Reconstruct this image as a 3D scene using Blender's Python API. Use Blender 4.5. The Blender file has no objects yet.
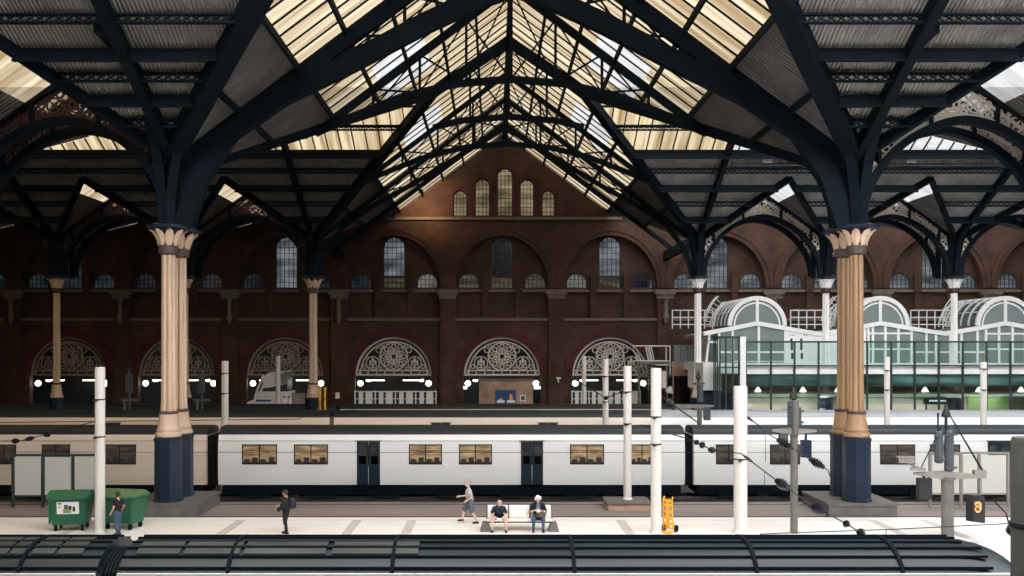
import bpy, bmesh, math, random
from mathutils import Vector, Matrix
from mathutils.geometry import tessellate_polygon
random.seed(7)
PI = math.pi
C = bpy.context.scene.collection
SC = bpy.context.scene

# ------------------------------------------------------------------ survey
F, VX, VY, EYE = 985.0, 493.6, 345.0, 7.6      # focal length (px), vanishing point, eye height
def PX(px, d): return (px - VX) * d / F
def PZ(py, d): return EYE - (py - VY) * d / F
def PT(px, py, d): return Vector((PX(px, d), d, PZ(py, d)))

# ------------------------------------------------------------------ mesh builder
class MB:
    def __init__(s): s.bm = bmesh.new()
    def _face(s, vs):
        try: return s.bm.faces.new(vs)
        except ValueError: return None
    def box(s, x0, x1, y0, y1, z0, z1, M=None):
        v = [Vector((x, y, z)) for x in (x0, x1) for y in (y0, y1) for z in (z0, z1)]
        if M: v = [M @ p for p in v]
        v = [s.bm.verts.new(p) for p in v]
        for f in ((0,1,3,2),(4,6,7,5),(0,4,5,1),(2,3,7,6),(0,2,6,4),(1,5,7,3)): s._face([v[i] for i in f])
        return s
    def hull8(s, a, b):
        v = [s.bm.verts.new(p) for p in list(a) + list(b)]; n = len(a)
        s._face(v[:n][::-1]); s._face(v[n:])
        for i in range(n): s._face([v[i], v[(i+1) % n], v[n+(i+1) % n], v[n+i]])
        return s
    def beam(s, p, q, w, h, up=(0,0,1)):
        p, q = Vector(p), Vector(q); t = (q-p).normalized(); u = Vector(up)
        sd = t.cross(u)
        if sd.length < 1e-4: sd = t.cross(Vector((1,0,0)))
        sd.normalize(); u = sd.cross(t).normalized()
        c = [(-w/2,-h/2),(w/2,-h/2),(w/2,h/2),(-w/2,h/2)]
        return s.hull8([p + sd*a + u*b for a, b in c], [q + sd*a + u*b for a, b in c])
    def sweep(s, pts, w, h, side, closed=False):
        """rectangular section swept along a path lying in the plane normal to 'side'"""
        pts = [Vector(p) for p in pts]; sd = Vector(side).normalized(); n = len(pts); rows = []
        for i, p in enumerate(pts):
            if closed: t = pts[(i+1) % n] - pts[i-1]
            else: t = pts[min(i+1, n-1)] - pts[max(i-1, 0)]
            t.normalize(); u = sd.cross(t).normalized()
            rows.append([s.bm.verts.new(p + sd*a + u*b) for a, b in ((-w/2,-h/2),(w/2,-h/2),(w/2,h/2),(-w/2,h/2))])
        for i in range(n if closed else n-1):
            a, b = rows[i], rows[(i+1) % n]
            for k in range(4): s._face([a[k], a[(k+1) % 4], b[(k+1) % 4], b[k]])
        if not closed: s._face(rows[0][::-1]); s._face(rows[-1])
        return s
    def tube(s, pts, r, n=8, cap=True):
        pts = [Vector(p) for p in pts]; rows = []; m = len(pts)
        rr = r if isinstance(r, (list, tuple)) else [r]*m
        ref = None
        for i, p in enumerate(pts):
            t = (pts[min(i+1, m-1)] - pts[max(i-1, 0)]).normalized()
            if ref is None:
                ref = t.cross(Vector((0,0,1)))
                if ref.length < 1e-3: ref = t.cross(Vector((1,0,0)))
            ref = (ref - t*ref.dot(t)).normalized(); b = t.cross(ref)
            rows.append([s.bm.verts.new(p + (ref*math.cos(a) + b*math.sin(a))*rr[i]) for a in [2*PI*k/n for k in range(n)]])
        for a, b in zip(rows, rows[1:]):
            for k in range(n): s._face([a[k], a[(k+1) % n], b[(k+1) % n], b[k]])
        if cap: s._face(rows[0][::-1]); s._face(rows[-1])
        return s
    def lathe(s, prof, loc=(0,0,0), n=24, rfun=None, M=None, a0=0.0):
        L = Vector(loc); rows = []
        for r, z in prof:
            row = []
            for k in range(n):
                a = a0 + 2*PI*k/n; q = r*(rfun(a) if rfun else 1)
                p = Vector((q*math.cos(a), q*math.sin(a), z))
                if M: p = M @ p
                row.append(s.bm.verts.new(L + p))
            rows.append(row)
        for a, b in zip(rows, rows[1:]):
            for k in range(n): s._face([a[k], a[(k+1) % n], b[(k+1) % n], b[k]])
        s._face(rows[0][::-1]); s._face(rows[-1])
        return s
    def ball(s, c, r, n=10, M=None):
        sx, sy, sz = r if isinstance(r, (list, tuple)) else (r, r, r)
        m = Matrix.Translation(c) @ (M or Matrix()) @ Matrix.Diagonal((sx, sy, sz, 1))
        bmesh.ops.create_uvsphere(s.bm, u_segments=n, v_segments=max(4, n*2//3), radius=1, matrix=m)
        return s
    def poly(s, outer, y0, y1, holes=(), M=None):
        """outline in (x,z) with holes, solid between y0 and y1"""
        loops = [outer] + list(holes)
        flat = [p for l in loops for p in l]
        tris = tessellate_polygon([[Vector((p[0], p[1], 0)) for p in l] for l in loops])
        def mk(y):
            r = []
            for p in flat:
                v = Vector((p[0], y, p[1]))
                r.append(s.bm.verts.new(M @ v if M else v))
            return r
        A, B = mk(y0), mk(y1)
        for t in tris:
            s._face([A[i] for i in t]); s._face([B[i] for i in reversed(t)])
        o = 0
        for l in loops:
            n = len(l)
            for i in range(n): s._face([A[o+i], A[o+(i+1) % n], B[o+(i+1) % n], B[o+i]])
            o += n
        bmesh.ops.recalc_face_normals(s.bm, faces=s.bm.faces)
        return s
    def ring(s, cx, cz, r0, r1, y0, y1, a0=0, a1=2*PI, n=24, sx=1.0):
        full = abs(a1-a0-2*PI) < 1e-6; rows = []
        for i in range(n if full else n+1):
            a = a0 + (a1-a0)*i/n; c, q = math.cos(a)*sx, math.sin(a)
            rows.append([s.bm.verts.new((cx+r*c, y, cz+r*q)) for r, y in ((r0,y0),(r1,y0),(r1,y1),(r0,y1))])
        m = len(rows)
        for i in range(m if full else m-1):
            a, b = rows[i], rows[(i+1) % m]
            for k in range(4): s._face([a[k], a[(k+1) % 4], b[(k+1) % 4], b[k]])
        if not full: s._face(rows[0][::-1]); s._face(rows[-1])
        return s
    def extrude_x(s, prof, x0, x1, closed=True, cap=True):
        a = [s.bm.verts.new((x0, y, z)) for y, z in prof]; b = [s.bm.verts.new((x1, y, z)) for y, z in prof]
        n = len(prof)
        for i in range(n if closed else n-1): s._face([a[i], a[(i+1) % n], b[(i+1) % n], b[i]])
        if cap: s._face(a[::-1]); s._face(b)
        return s
    def mesh(s, name, m, smooth=35, off=None):
        if off: bmesh.ops.translate(s.bm, verts=s.bm.verts, vec=-Vector(off))
        bmesh.ops.recalc_face_normals(s.bm, faces=s.bm.faces)
        me = bpy.data.meshes.new(name); s.bm.to_mesh(me); s.bm.free()
        if m: me.materials.append(m)
        if smooth:
            me.shade_smooth(); me.set_sharp_from_angle(angle=math.radians(smooth))
        return me
    def build(s, name, m, parent=None, smooth=35, loc=None):
        """loc: world point of the builder's own origin (geometry in local coordinates); parts keep the thing's frame"""
        o = bpy.data.objects.new(name, s.mesh(name, m, smooth)); C.objects.link(o)
        if loc is not None: o.location = loc
        if parent:
            o.parent = parent
            if loc is None and 'abs' in parent: o.location = -parent.location
        return o

def tag(o, label, cat, group=None, kind='thing'):
    o['label'] = label; o['category'] = cat; o['kind'] = kind
    if group: o['group'] = group
    return o
def struct(o): o['kind'] = 'structure'; return o
def thing(name, label, cat, loc=(0,0,0), rz=0, group=None, absolute=False):
    """an Empty at the base of a thing; absolute=True lets its parts be built in world coordinates"""
    o = bpy.data.objects.new(name, None); C.objects.link(o); o.location = loc; o.rotation_euler.z = rz
    o.empty_display_size = .3
    if absolute: o['abs'] = 1
    return tag(o, label, cat, group)
def copy_tree(o, parent=None):
    c = o.copy(); C.objects.link(c)
    if parent: c.parent = parent
    for ch in [x for x in bpy.data.objects if x.parent == o]: copy_tree(ch, c)
    return c
ORD = ['first','second','third','fourth','fifth','sixth','seventh','eighth','ninth','tenth','eleventh','twelfth','thirteenth','fourteenth']

# ------------------------------------------------------------------ materials
def new_mat(name):
    m = bpy.data.materials.new(name); m.use_nodes = True
    nt = m.node_tree; b = nt.nodes['Principled BSDF']
    return m, nt, b
def mat(name, col, rough=.6, metal=0, var=.12, scale=3.0, stretch=(1,1,1), bump=0, emit=0, spec=None, detail=4):
    m, nt, b = new_mat(name); N = nt.nodes; L = nt.links
    b.inputs['Roughness'].default_value = rough; b.inputs['Metallic'].default_value = metal
    if spec is not None: b.inputs['Specular IOR Level'].default_value = spec
    tc = N.new('ShaderNodeTexCoord'); mp = N.new('ShaderNodeMapping'); mp.inputs['Scale'].default_value = stretch
    L.new(tc.outputs['Object'], mp.inputs[0])
    nz = N.new('ShaderNodeTexNoise'); nz.inputs['Scale'].default_value = scale; nz.inputs['Detail'].default_value = detail
    L.new(mp.outputs[0], nz.inputs['Vector'])
    rp = N.new('ShaderNodeValToRGB'); e = rp.color_ramp.elements
    e[0].position = .3; e[1].position = .7
    e[0].color = tuple(max(0, c*(1-var)) for c in col) + (1,); e[1].color = tuple(min(1, c*(1+var)) for c in col) + (1,)
    L.new(nz.outputs['Fac'], rp.inputs[0]); L.new(rp.outputs[0], b.inputs['Base Color'])
    if bump:
        bp = N.new('ShaderNodeBump'); bp.inputs['Strength'].default_value = bump; bp.inputs['Distance'].default_value = .02
        L.new(nz.outputs['Fac'], bp.inputs['Height']); L.new(bp.outputs[0], b.inputs['Normal'])
    if emit:
        b.inputs['Emission Color'].default_value = tuple(col) + (1,); b.inputs['Emission Strength'].default_value = emit
    return m
def brick_mat(name, c1, c2, mortar, scale=1.0):
    m, nt, b = new_mat(name); N = nt.nodes; L = nt.links
    tc = N.new('ShaderNodeTexCoord'); sx = N.new('ShaderNodeSeparateXYZ'); cb = N.new('ShaderNodeCombineXYZ')
    L.new(tc.outputs['Object'], sx.inputs[0]); L.new(sx.outputs['X'], cb.inputs['X']); L.new(sx.outputs['Z'], cb.inputs['Y'])
    br = N.new('ShaderNodeTexBrick'); br.inputs['Scale'].default_value = scale
    br.inputs['Brick Width'].default_value = .45; br.inputs['Row Height'].default_value = .15; br.inputs['Mortar Size'].default_value = .012
    br.inputs['Color1'].default_value = c1 + (1,); br.inputs['Color2'].default_value = c2 + (1,); br.inputs['Mortar'].default_value = mortar + (1,)
    L.new(cb.outputs[0], br.inputs['Vector'])
    nz = N.new('ShaderNodeTexNoise'); nz.inputs['Scale'].default_value = .55; nz.inputs['Detail'].default_value = 6
    L.new(tc.outputs['Object'], nz.inputs['Vector'])
    rp = N.new('ShaderNodeValToRGB'); rp.color_ramp.elements[0].position = .3; rp.color_ramp.elements[1].position = .72
    rp.color_ramp.elements[0].color = (.5,.5,.5,1); rp.color_ramp.elements[1].color = (1.25,1.2,1.15,1)
    L.new(nz.outputs['Fac'], rp.inputs[0])
    mx = N.new('ShaderNodeMix'); mx.data_type = 'RGBA'; mx.blend_type = 'MULTIPLY'; mx.inputs['Factor'].default_value = 1
    L.new(br.outputs['Color'], mx.inputs['A']); L.new(rp.outputs[0], mx.inputs['B']); L.new(mx.outputs['Result'], b.inputs['Base Color'])
    bp = N.new('ShaderNodeBump'); bp.inputs['Strength'].default_value = .4; bp.inputs['Distance'].default_value = .02
    L.new(br.outputs['Fac'], bp.inputs['Height']); bp.invert = True; L.new(bp.outputs[0], b.inputs['Normal'])
    b.inputs['Roughness'].default_value = .85
    return m
def pane_mat(name, t0, t1, scale=(1,1,1), ns=1.0, gloss=.05, dif=None, detail=3, lo=.35, hi=.65, haze=0):
    """dirty glass: tinted see-through, with streaks of grime; a little surface gloss"""
    m, nt, b = new_mat(name); N = nt.nodes; L = nt.links; N.remove(b); out = N['Material Output']
    tr = N.new('ShaderNodeBsdfTransparent'); gl = N.new('ShaderNodeBsdfGlossy'); gl.inputs['Roughness'].default_value = .08
    tc = N.new('ShaderNodeTexCoord'); mp = N.new('ShaderNodeMapping'); mp.inputs['Scale'].default_value = scale
    L.new(tc.outputs['Object'], mp.inputs[0])
    nz = N.new('ShaderNodeTexNoise'); nz.inputs['Scale'].default_value = ns; nz.inputs['Detail'].default_value = detail
    L.new(mp.outputs[0], nz.inputs['Vector'])
    rp = N.new('ShaderNodeValToRGB'); e = rp.color_ramp.elements
    e[0].position = lo; e[1].position = hi; e[0].color = t0 + (1,); e[1].color = t1 + (1,)
    L.new(nz.outputs['Fac'], rp.inputs[0]); L.new(rp.outputs[0], tr.inputs['Color'])
    mx = N.new('ShaderNodeMixShader'); mx.inputs[0].default_value = gloss
    L.new(tr.outputs[0], mx.inputs[1]); L.new(gl.outputs[0], mx.inputs[2]); last = mx
    if haze:
        tl = N.new('ShaderNodeBsdfTranslucent'); L.new(rp.outputs[0], tl.inputs['Color'])
        m3 = N.new('ShaderNodeMixShader'); m3.inputs[0].default_value = haze
        L.new(last.outputs[0], m3.inputs[1]); L.new(tl.outputs[0], m3.inputs[2]); last = m3
    if dif:
        df = N.new('ShaderNodeBsdfDiffuse'); df.inputs['Color'].default_value = dif[0] + (1,)
        m2 = N.new('ShaderNodeMixShader'); m2.inputs[0].default_value = dif[1]
        L.new(last.outputs[0], m2.inputs[1]); L.new(df.outputs[0], m2.inputs[2]); last = m2
    L.new(last.outputs[0], out.inputs['Surface'])
    return m
def corrugated(name, col, axis='X', pitch=.5):
    m, nt, b = new_mat(name); N = nt.nodes; L = nt.links
    tc = N.new('ShaderNodeTexCoord'); wv = N.new('ShaderNodeTexWave'); wv.wave_type = 'BANDS'; wv.bands_direction = axis
    wv.inputs['Scale'].default_value = .314/pitch; wv.inputs['Distortion'].default_value = 0
    L.new(tc.outputs['Object'], wv.inputs['Vector'])
    nz = N.new('ShaderNodeTexNoise'); nz.inputs['Scale'].default_value = .6; nz.inputs['Detail'].default_value = 5
    L.new(tc.outputs['Object'], nz.inputs['Vector'])
    rp = N.new('ShaderNodeValToRGB'); rp.color_ramp.elements[0].color = tuple(c*.7 for c in col)+(1,); rp.color_ramp.elements[1].color = tuple(c*1.25 for c in col)+(1,)
    rp.color_ramp.elements[0].position = .3; rp.color_ramp.elements[1].position = .7
    L.new(nz.outputs['Fac'], rp.inputs[0]); L.new(rp.outputs[0], b.inputs['Base Color'])
    bp = N.new('ShaderNodeBump'); bp.inputs['Strength'].default_value = 1; bp.inputs['Distance'].default_value = .12
    L.new(wv.outputs['Fac'], bp.inputs['Height']); L.new(bp.outputs[0], b.inputs['Normal'])
    b.inputs['Roughness'].default_value = .7
    return m

SKY = 6.7
M = {}
M['iron'] = mat('navy iron paint', (.003,.0075,.013), .65, 0, .25, 1.5, spec=.10)
M['iron_red'] = mat('dull red iron paint', (.045,.014,.016), .6)
M['navy'] = mat('navy gloss paint', (.006,.017,.038), .4, 0, .2, 1.0, spec=.4)
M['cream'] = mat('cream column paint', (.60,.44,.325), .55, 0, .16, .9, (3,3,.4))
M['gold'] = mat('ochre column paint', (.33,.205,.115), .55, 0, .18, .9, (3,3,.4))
M['white_col'] = mat('white column paint', (.80,.78,.77), .5, 0, .05, 1.0)
M['leaf_cream'] = mat('cream leaf paint', (.62,.45,.33), .6)
M['collar'] = mat('brown collar paint', (.07,.05,.045), .6)
M['fret'] = mat('stone coloured fretwork paint', (.62,.53,.44), .6)
M['brick'] = brick_mat('sooty red brick', (.085,.036,.022), (.054,.024,.017), (.036,.026,.022))
M['brick_red'] = brick_mat('rubbed red brick', (.095,.018,.022), (.07,.014,.018), (.045,.018,.02))
M['brick_buff'] = brick_mat('buff brick', (.50,.33,.25), (.42,.27,.2), (.4,.33,.28))
M['stone'] = mat('weathered stone', (.15,.12,.10), .8, 0, .2, 2)
M['paving'] = mat('pale platform paving', (.755,.725,.705), .75, 0, .05, .8, (.4,1,1))
M['paving_grey'] = mat('grey paving', (.50,.47,.45), .8)
M['asphalt'] = mat('worn platform asphalt', (.20,.165,.158), .85, 0, .2, .5, (.35,1,1))
M['concrete'] = mat('plinth concrete', (.115,.105,.10), .85, 0, .2, 2)
M['black'] = mat('black gap', (.008,.010,.013), .8)
M['ballast'] = mat('oily ballast', (.03,.03,.032), .95, 0, .4, 8, bump=.6)
M['steel'] = mat('rail steel', (.25,.22,.2), .35, .9)
M['train_white'] = mat('white train paint', (.90,.905,.92), .35, 0, .02, .8, (.1,1,3))
M['train_cream'] = mat('cream train paint', (.80,.68,.58), .4, 0, .05, .8, (.1,1,3))
M['train_roof'] = mat('dark train roof', (.006,.012,.018), .55, 0, .35, 1.0, (.15,2,2))
M['roof_lit_tint'] = mat('train roof with painted daylight', (.33,.35,.38), .4, 0, .3, .8, (.1,3,3))  # right-hand carriages only: the brighter light there is painted into this colour
M['front_roof'] = mat('grimy carriage roof', (.008,.017,.022), .42, .0, .85, 1.1, (.12,4,4), spec=.35)
M['front_panel'] = mat('grey roof panel', (.030,.036,.034), .5, 0, .5, 1.2, (.4,2,2))
M['train_door'] = mat('navy train door', (.008,.020,.034), .35)
M['train_win'] = mat('tinted train window', (.012,.016,.02), .1)
M['warm_in'] = mat('lit train interior', (.36,.24,.13), .6, 0, .8, 1.6, (.7,1,4), emit=.16)
M['dark_in'] = mat('dim train interior', (.08,.06,.048), .6, 0, .8, 1.6, (.7,1,4), emit=.05)
M['seat'] = mat('train seat cloth', (.035,.03,.03), .8, 0, .4, 3)
M['under'] = mat('train underframe', (.002,.005,.009), .8, spec=.1)
M['rubber'] = mat('black rubber', (.004,.007,.010), .7, spec=.15)
M['post_white'] = mat('white post paint', (.62,.595,.57), .5, 0, .06, 1.2, (2,2,.3))
M['post_grey'] = mat('grey post paint', (.13,.125,.118), .55, 0, .15, 2)
M['post_dark'] = mat('dark grey post paint', (.075,.072,.068), .6)
M['cab_grey'] = mat('blue grey cabinet paint', (.06,.075,.09), .45)
M['cab_light'] = mat('light grey bracket paint', (.23,.215,.20), .5)
M['wire'] = mat('cable black', (.008,.010,.013), .6)
M['insul'] = mat('insulator glaze', (.010,.013,.018), .35)
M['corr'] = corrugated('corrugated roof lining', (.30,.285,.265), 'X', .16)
M['corr_lit_most'] = corrugated('corrugated roof lining with painted light', (.66,.64,.60), 'X', .16)  # right hall lining; its stronger light is painted in as a lighter colour
M['corr_lit_part'] = corrugated('corrugated roof lining with some painted light', (.42,.40,.37), 'X', .16)  # same lining, a smaller share of the right-hand light painted in
M['corr_y'] = corrugated('corrugated roof lining across', (.125,.115,.11), 'Y', .3)
M['glaz_main'] = pane_mat('grimy hall rooflight', (.064,.044,.021), (.152,.126,.083), (2.2,.10,.1), 1.2, haze=.55)
M['glaz_tran'] = pane_mat('grimy transept rooflight', (.073,.052,.027), (.160,.140,.103), (.10,1.6,.1), 1.2, haze=.55)
M['glaz_white'] = pane_mat('clean rooflight', (.104,.104,.102), (.155,.158,.163), (.3,1.2,.3), 1.0, haze=.55)
M['glaz_clear'] = pane_mat('clear rooflight', (.80,.80,.78), (.92,.93,.93), (.3,1.2,.3), 1.0)
M['glaz_half'] = pane_mat('fair rooflight', (.35,.34,.31), (.5,.5,.48), (.3,1.2,.3), 1.0)
M['win_glass'] = pane_mat('church window glass', (.022,.026,.030), (.075,.082,.088), (.5,.5,1.2), .8, .04)
M['win_lit'] = pane_mat('pale window glass', (.08,.088,.092), (.20,.21,.215), (.5,.5,1.2), .8, .04)
M['win_warm'] = pane_mat('interior lit window glass', (.07,.06,.045), (.14,.125,.10), (.5,.5,3), .8, .04)
M['win_dim'] = pane_mat('sooty window glass', (.008,.010,.012), (.022,.024,.026), (.5,.5,1.2), .8, .04)
M['win_gold'] = pane_mat('amber window glass', (.13,.115,.085), (.24,.215,.165), (.5,.5,1.2), .8, .04)
M['lead'] = mat('leading', (.02,.022,.025), .6)
M['pav_white'] = mat('white powder coated steel', (.78,.79,.80), .4, 0, .03)
M['pav_glass'] = pane_mat('pavilion glass', (.62,.70,.70), (.75,.82,.82), (.2,.2,.2), 1, .08, ((.45,.52,.53), .35))
M['vault_glass'] = pane_mat('vault glass', (.55,.63,.63), (.72,.78,.78), (.2,.2,.2), 1, .10, ((.2,.27,.27), .25))
M['green_glass'] = pane_mat('green tinted glass', (.84,.93,.91), (.90,.97,.95), (.2,.2,.2), 1, .07)
M['shelter_glass'] = pane_mat('frosted shelter glass', (.25,.28,.26), (.3,.33,.31), (1,1,1), 1, .05, ((.60,.61,.58), .85))
M['dark_frame'] = mat('dark green frame', (.02,.035,.035), .4)
M['shop_wall'] = mat('shop interior paint', (.55,.55,.46), .7, 0, .2, .4)
M['shop_green'] = mat('green shop panel', (.20,.34,.13), .6, 0, .3, .4)
M['shop_dark'] = mat('dark shop front', (.03,.05,.06), .4)
M['lamp'] = mat('lit lamp glass', (1,.93,.75), .5, 0, 0, emit=7)
M['lamp_tube'] = mat('lit tube', (1,.95,.72), .5, 0, 0, emit=6)
M['added_light_panel'] = mat('added glowing panel', (1,.97,.9), .5, 0, 0, emit=5)
M['lamp_soft'] = mat('lit pendant shade', (1,.95,.85), .5, 0, 0, emit=2.5)
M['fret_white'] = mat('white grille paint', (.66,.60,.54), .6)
M['fret_dark'] = mat('dark grille paint', (.33,.25,.20), .6)  # same grille in a darker brown
M['bin'] = mat('green bin plastic', (.010,.105,.058), .45, 0, .12)
M['bin_lid'] = mat('green bin lid', (.085,.17,.07), .5)
M['bin_lid_dark'] = mat('dark green bin lid', (.016,.12,.055), .5)
M['glow_text'] = mat('white lettering with added glow', (.9,.92,.95), .5, 0, 0, emit=.7)  # plain sign letters, given a glow to brighten them
M['white'] = mat('white enamel', (.8,.8,.79), .5, 0, .03)
M['bench_white'] = mat('cream bench metal', (.80,.77,.73), .5)
M['yellow'] = mat('yellow trolley paint', (.80,.40,.02), .45)
M['blue_sign'] = mat('blue sign enamel', (.012,.06,.22), .4)
M['orange'] = mat('orange lit display', (1,.30,.10), .5, 0, .6, 30, emit=1.6)
M['skin'] = mat('skin', (.55,.31,.23), .6, 0, .06, 6)
M['skin_pale'] = mat('pale skin', (.66,.42,.34), .6, 0, .06, 6)
M['c_black'] = mat('black cloth', (.006,.007,.010), .9)
M['c_navy'] = mat('navy cloth', (.010,.018,.035), .9)
M['c_grey'] = mat('grey cloth', (.42,.44,.46), .9)
M['c_denim'] = mat('denim', (.045,.09,.155), .9, 0, .3, 9)
M['c_shorts'] = mat('slate shorts cloth', (.09,.10,.15), .9)
M['c_blue'] = mat('blue shirt cloth', (.10,.17,.36), .9)
M['hair_white'] = mat('white hair', (.80,.76,.72), .8, 0, .1, 20)
M['hair_dark'] = mat('dark hair', (.03,.022,.018), .8)
M['hair_sandy'] = mat('cropped sandy hair', (.45,.30,.20), .8)
M['leather'] = mat('brown bag leather', (.06,.05,.042), .6)
M['shoe'] = mat('dark shoe', (.012,.012,.014), .6)
M['paper'] = mat('paper', (.8,.8,.8), .7)

# ------------------------------------------------------------------ camera, world
cam = bpy.data.cameras.new('camera'); co = bpy.data.objects.new('camera', cam); C.objects.link(co)
co.location = (0, 0, EYE); co.rotation_euler = (PI/2, 0, 0)
cam.sensor_width = 36; cam.lens = F/1024*36
cam.shift_x = (512-VX)/1024; cam.shift_y = (VY-288)/1024
cam.clip_start = .3; cam.clip_end = 400
SC.camera = co
w = bpy.data.worlds.new('overcast sky'); SC.world = w; w.use_nodes = True
nt = w.node_tree; bg = nt.nodes['Background']
tc = nt.nodes.new('ShaderNodeTexCoord'); sx = nt.nodes.new('ShaderNodeSeparateXYZ'); rp = nt.nodes.new('ShaderNodeValToRGB')
nt.links.new(tc.outputs['Generated'], sx.inputs[0]); nt.links.new(sx.outputs['Z'], rp.inputs[0])
rp.color_ramp.elements[0].position = 0; rp.color_ramp.elements[0].color = (.55,.58,.62,1)
rp.color_ramp.elements[1].position = .35; rp.color_ramp.elements[1].color = (1,.99,.98,1)
nt.links.new(rp.outputs[0], bg.inputs['Color']); bg.inputs['Strength'].default_value = SKY
vs = SC.view_settings; SC.display_settings.display_device = 'sRGB'
vs.view_transform = 'Standard'; vs.look = 'None'; vs.exposure = .22; vs.gamma = 1; vs.use_curve_mapping = False
try:
    SC.cycles.use_denoising = True; SC.cycles.max_bounces = 6; SC.cycles.transparent_max_bounces = 12
    SC.cycles.caustics_reflective = False; SC.cycles.caustics_refractive = False
except Exception: pass
# ------------------------------------------------------------------ dimensions
D1, D1B, D2, D2B, DW = 44.0, 46.2, 77.2, 79.4, 91.7
XC, HALF, EAVE = .93, 15.07, 16.0
RIDGE, TS = 27.3, .75                    # transept ridge height and slope
MS = .5                                  # hall roof slope
BAY = 10.05
XL = [XC-HALF-BAY*i for i in range(5)]   # column lines west of the transept
XR = [XC+HALF+BAY*i for i in range(5)]
XD = {'left': -14.62, 'right': 16.32}        # the nearest twin columns stand a little wider
def zmain(d):
    if d < 11: return EAVE
    if d < 27.5: return EAVE+MS*(d-11)
    if d < D1: return EAVE+MS*(D1-d)
    if d <= D1B: return EAVE
    if d <= 61.7: return EAVE+MS*(d-D1B)
    if d <= D2: return EAVE+MS*(D2-d)
    if d <= D2B: return EAVE
    return EAVE+.34*(d-D2B)
def ztran(x): return RIDGE-TS*abs(x-XC)
def uval(d): return (RIDGE-zmain(d))/TS

# ------------------------------------------------------------------ ground
fl = MB()
fl.box(-60, 70, 37.6, 43.5, -.35, 0)
struct(fl.build('floor_platform', M['paving'], smooth=0))
fl = MB(); fl.box(-60, 70, 43.5, 47.7, -1.1, -.012); struct(fl.build('floor_platform_asphalt', M['asphalt'], smooth=0))
fl = MB(); fl.box(-60, 70, 28.6, 37.6, -1.1, 0); struct(fl.build('floor_platform_front', M['paving'], smooth=0))
fl = MB(); fl.box(-60, 70, 37.6, 43.5, -1.1, -.36); struct(fl.build('floor_platform_core', M['concrete'], smooth=0))
fl = MB(); fl.box(-60, 70, -5, 100, -1.5, -1.1); struct(fl.build('floor_trackbed', M['ballast'], smooth=0))
fl = MB(); fl.box(-60, 70, 83.2, 99, -1.1, 0); struct(fl.build('floor_concourse', M['concrete'], smooth=0))
t = MB(); t.box(-60, 70, 43.44, 43.62, -.01, .012); struct(t.build('trim_1', M['black'], smooth=0))
t = MB(); t.box(-60, 70, 42.72, 42.80, -.01, .006); struct(t.build('trim_2', M['paving_grey'], smooth=0))
t = MB(); t.box(-60, 70, 46.98, 47.08, -.02, .004); struct(t.build('trim_3', M['black'], smooth=0))
for i, px in enumerate((352, 409, 625, 886, 940, 80, 232)):
    x = PX(px, 41.2); t = MB(); t.box(x-.2, x+.2, 37.7, 42.7, -.01, .006); struct(t.build('trim_%d' % (i+4), M['paving_grey'], smooth=0))
for i, d in enumerate((24.0, 25.44, 49.4, 50.84, 55.7, 57.14, 68.7, 70.1, 80.1, 81.5)):
    t = MB(); t.box(-60, 70, d-.035, d+.035, -1.12, -.95); t.box(-60, 70, d-.07, d+.07, -1.12, -1.06)
    tag(t.build('rail', M['steel'], smooth=0), '%s steel running rail counted from the front carriage' % ORD[i], 'rail', 'running rails')

# ------------------------------------------------------------------ brick end wall
BC = [.78+10.1*k for k in range(-5, 6)]
def arc(cx, cz, rx, rz, a0, a1, n): return [(cx+rx*math.cos(a0+(a1-a0)*i/n), cz+rz*math.sin(a0+(a1-a0)*i/n)) for i in range(n+1)]
def arched(cx, hw, z0, zs, rz, n=18): return [(cx-hw, z0), (cx+hw, z0)] + arc(cx, zs, hw, rz, 0, PI, n)
GAB = [(453,467,190),(475,490,178),(497,513,168),(520,534,179),(542,555,190)]      # gable lights, px
def gwin(i):
    a, b, tpx = GAB[i]; x0, x1 = PX(a, DW), PX(b, DW); hw = (x1-x0)/2
    return ((x0+x1)/2, hw, PZ(216, DW), PZ(tpx, DW)-hw, hw)
gable = [(-60, -.2), (66, -.2), (66, 20.4), (XC+9.2, 20.4), (XC, RIDGE+.12), (XC-9.2, 20.4), (-60, 20.4)]
holes = []
for c in BC:
    holes.append(arched(c, 4.35, 10.1, 12.9, 4.9, 26)); holes.append(arched(c, 3.6, 0.0, 4.8, 3.6, 26))
for i in range(5): holes.append(arched(*gwin(i)))
wl = MB(); wl.poly(gable, DW, DW+.7, holes); struct(wl.build('wall_back', M['brick'], smooth=0))
holesB = []
for c in BC:
    holesB += [arched(c, 1.03, 12.9, 16.72, 1.03), arched(c-3.1, .98, 12.9, 13.4, .95), arched(c+3.1, .98, 12.9, 13.4, .95)]
wl = MB(); wl.poly([(-60, 9.4), (66, 9.4), (66, 18.4), (-60, 18.4)], DW+.7, DW+1.05, holesB); struct(wl.build('wall_back_recess', M['brick'], smooth=0))
wl = MB(); wl.box(-60, 66, 99, 99.4, -1, 9.4); wl.box(-60, 66, DW+.7, 99.4, 9.2, 9.4); struct(wl.build('wall_arcade_back', M['shop_dark'], smooth=0))
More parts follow.
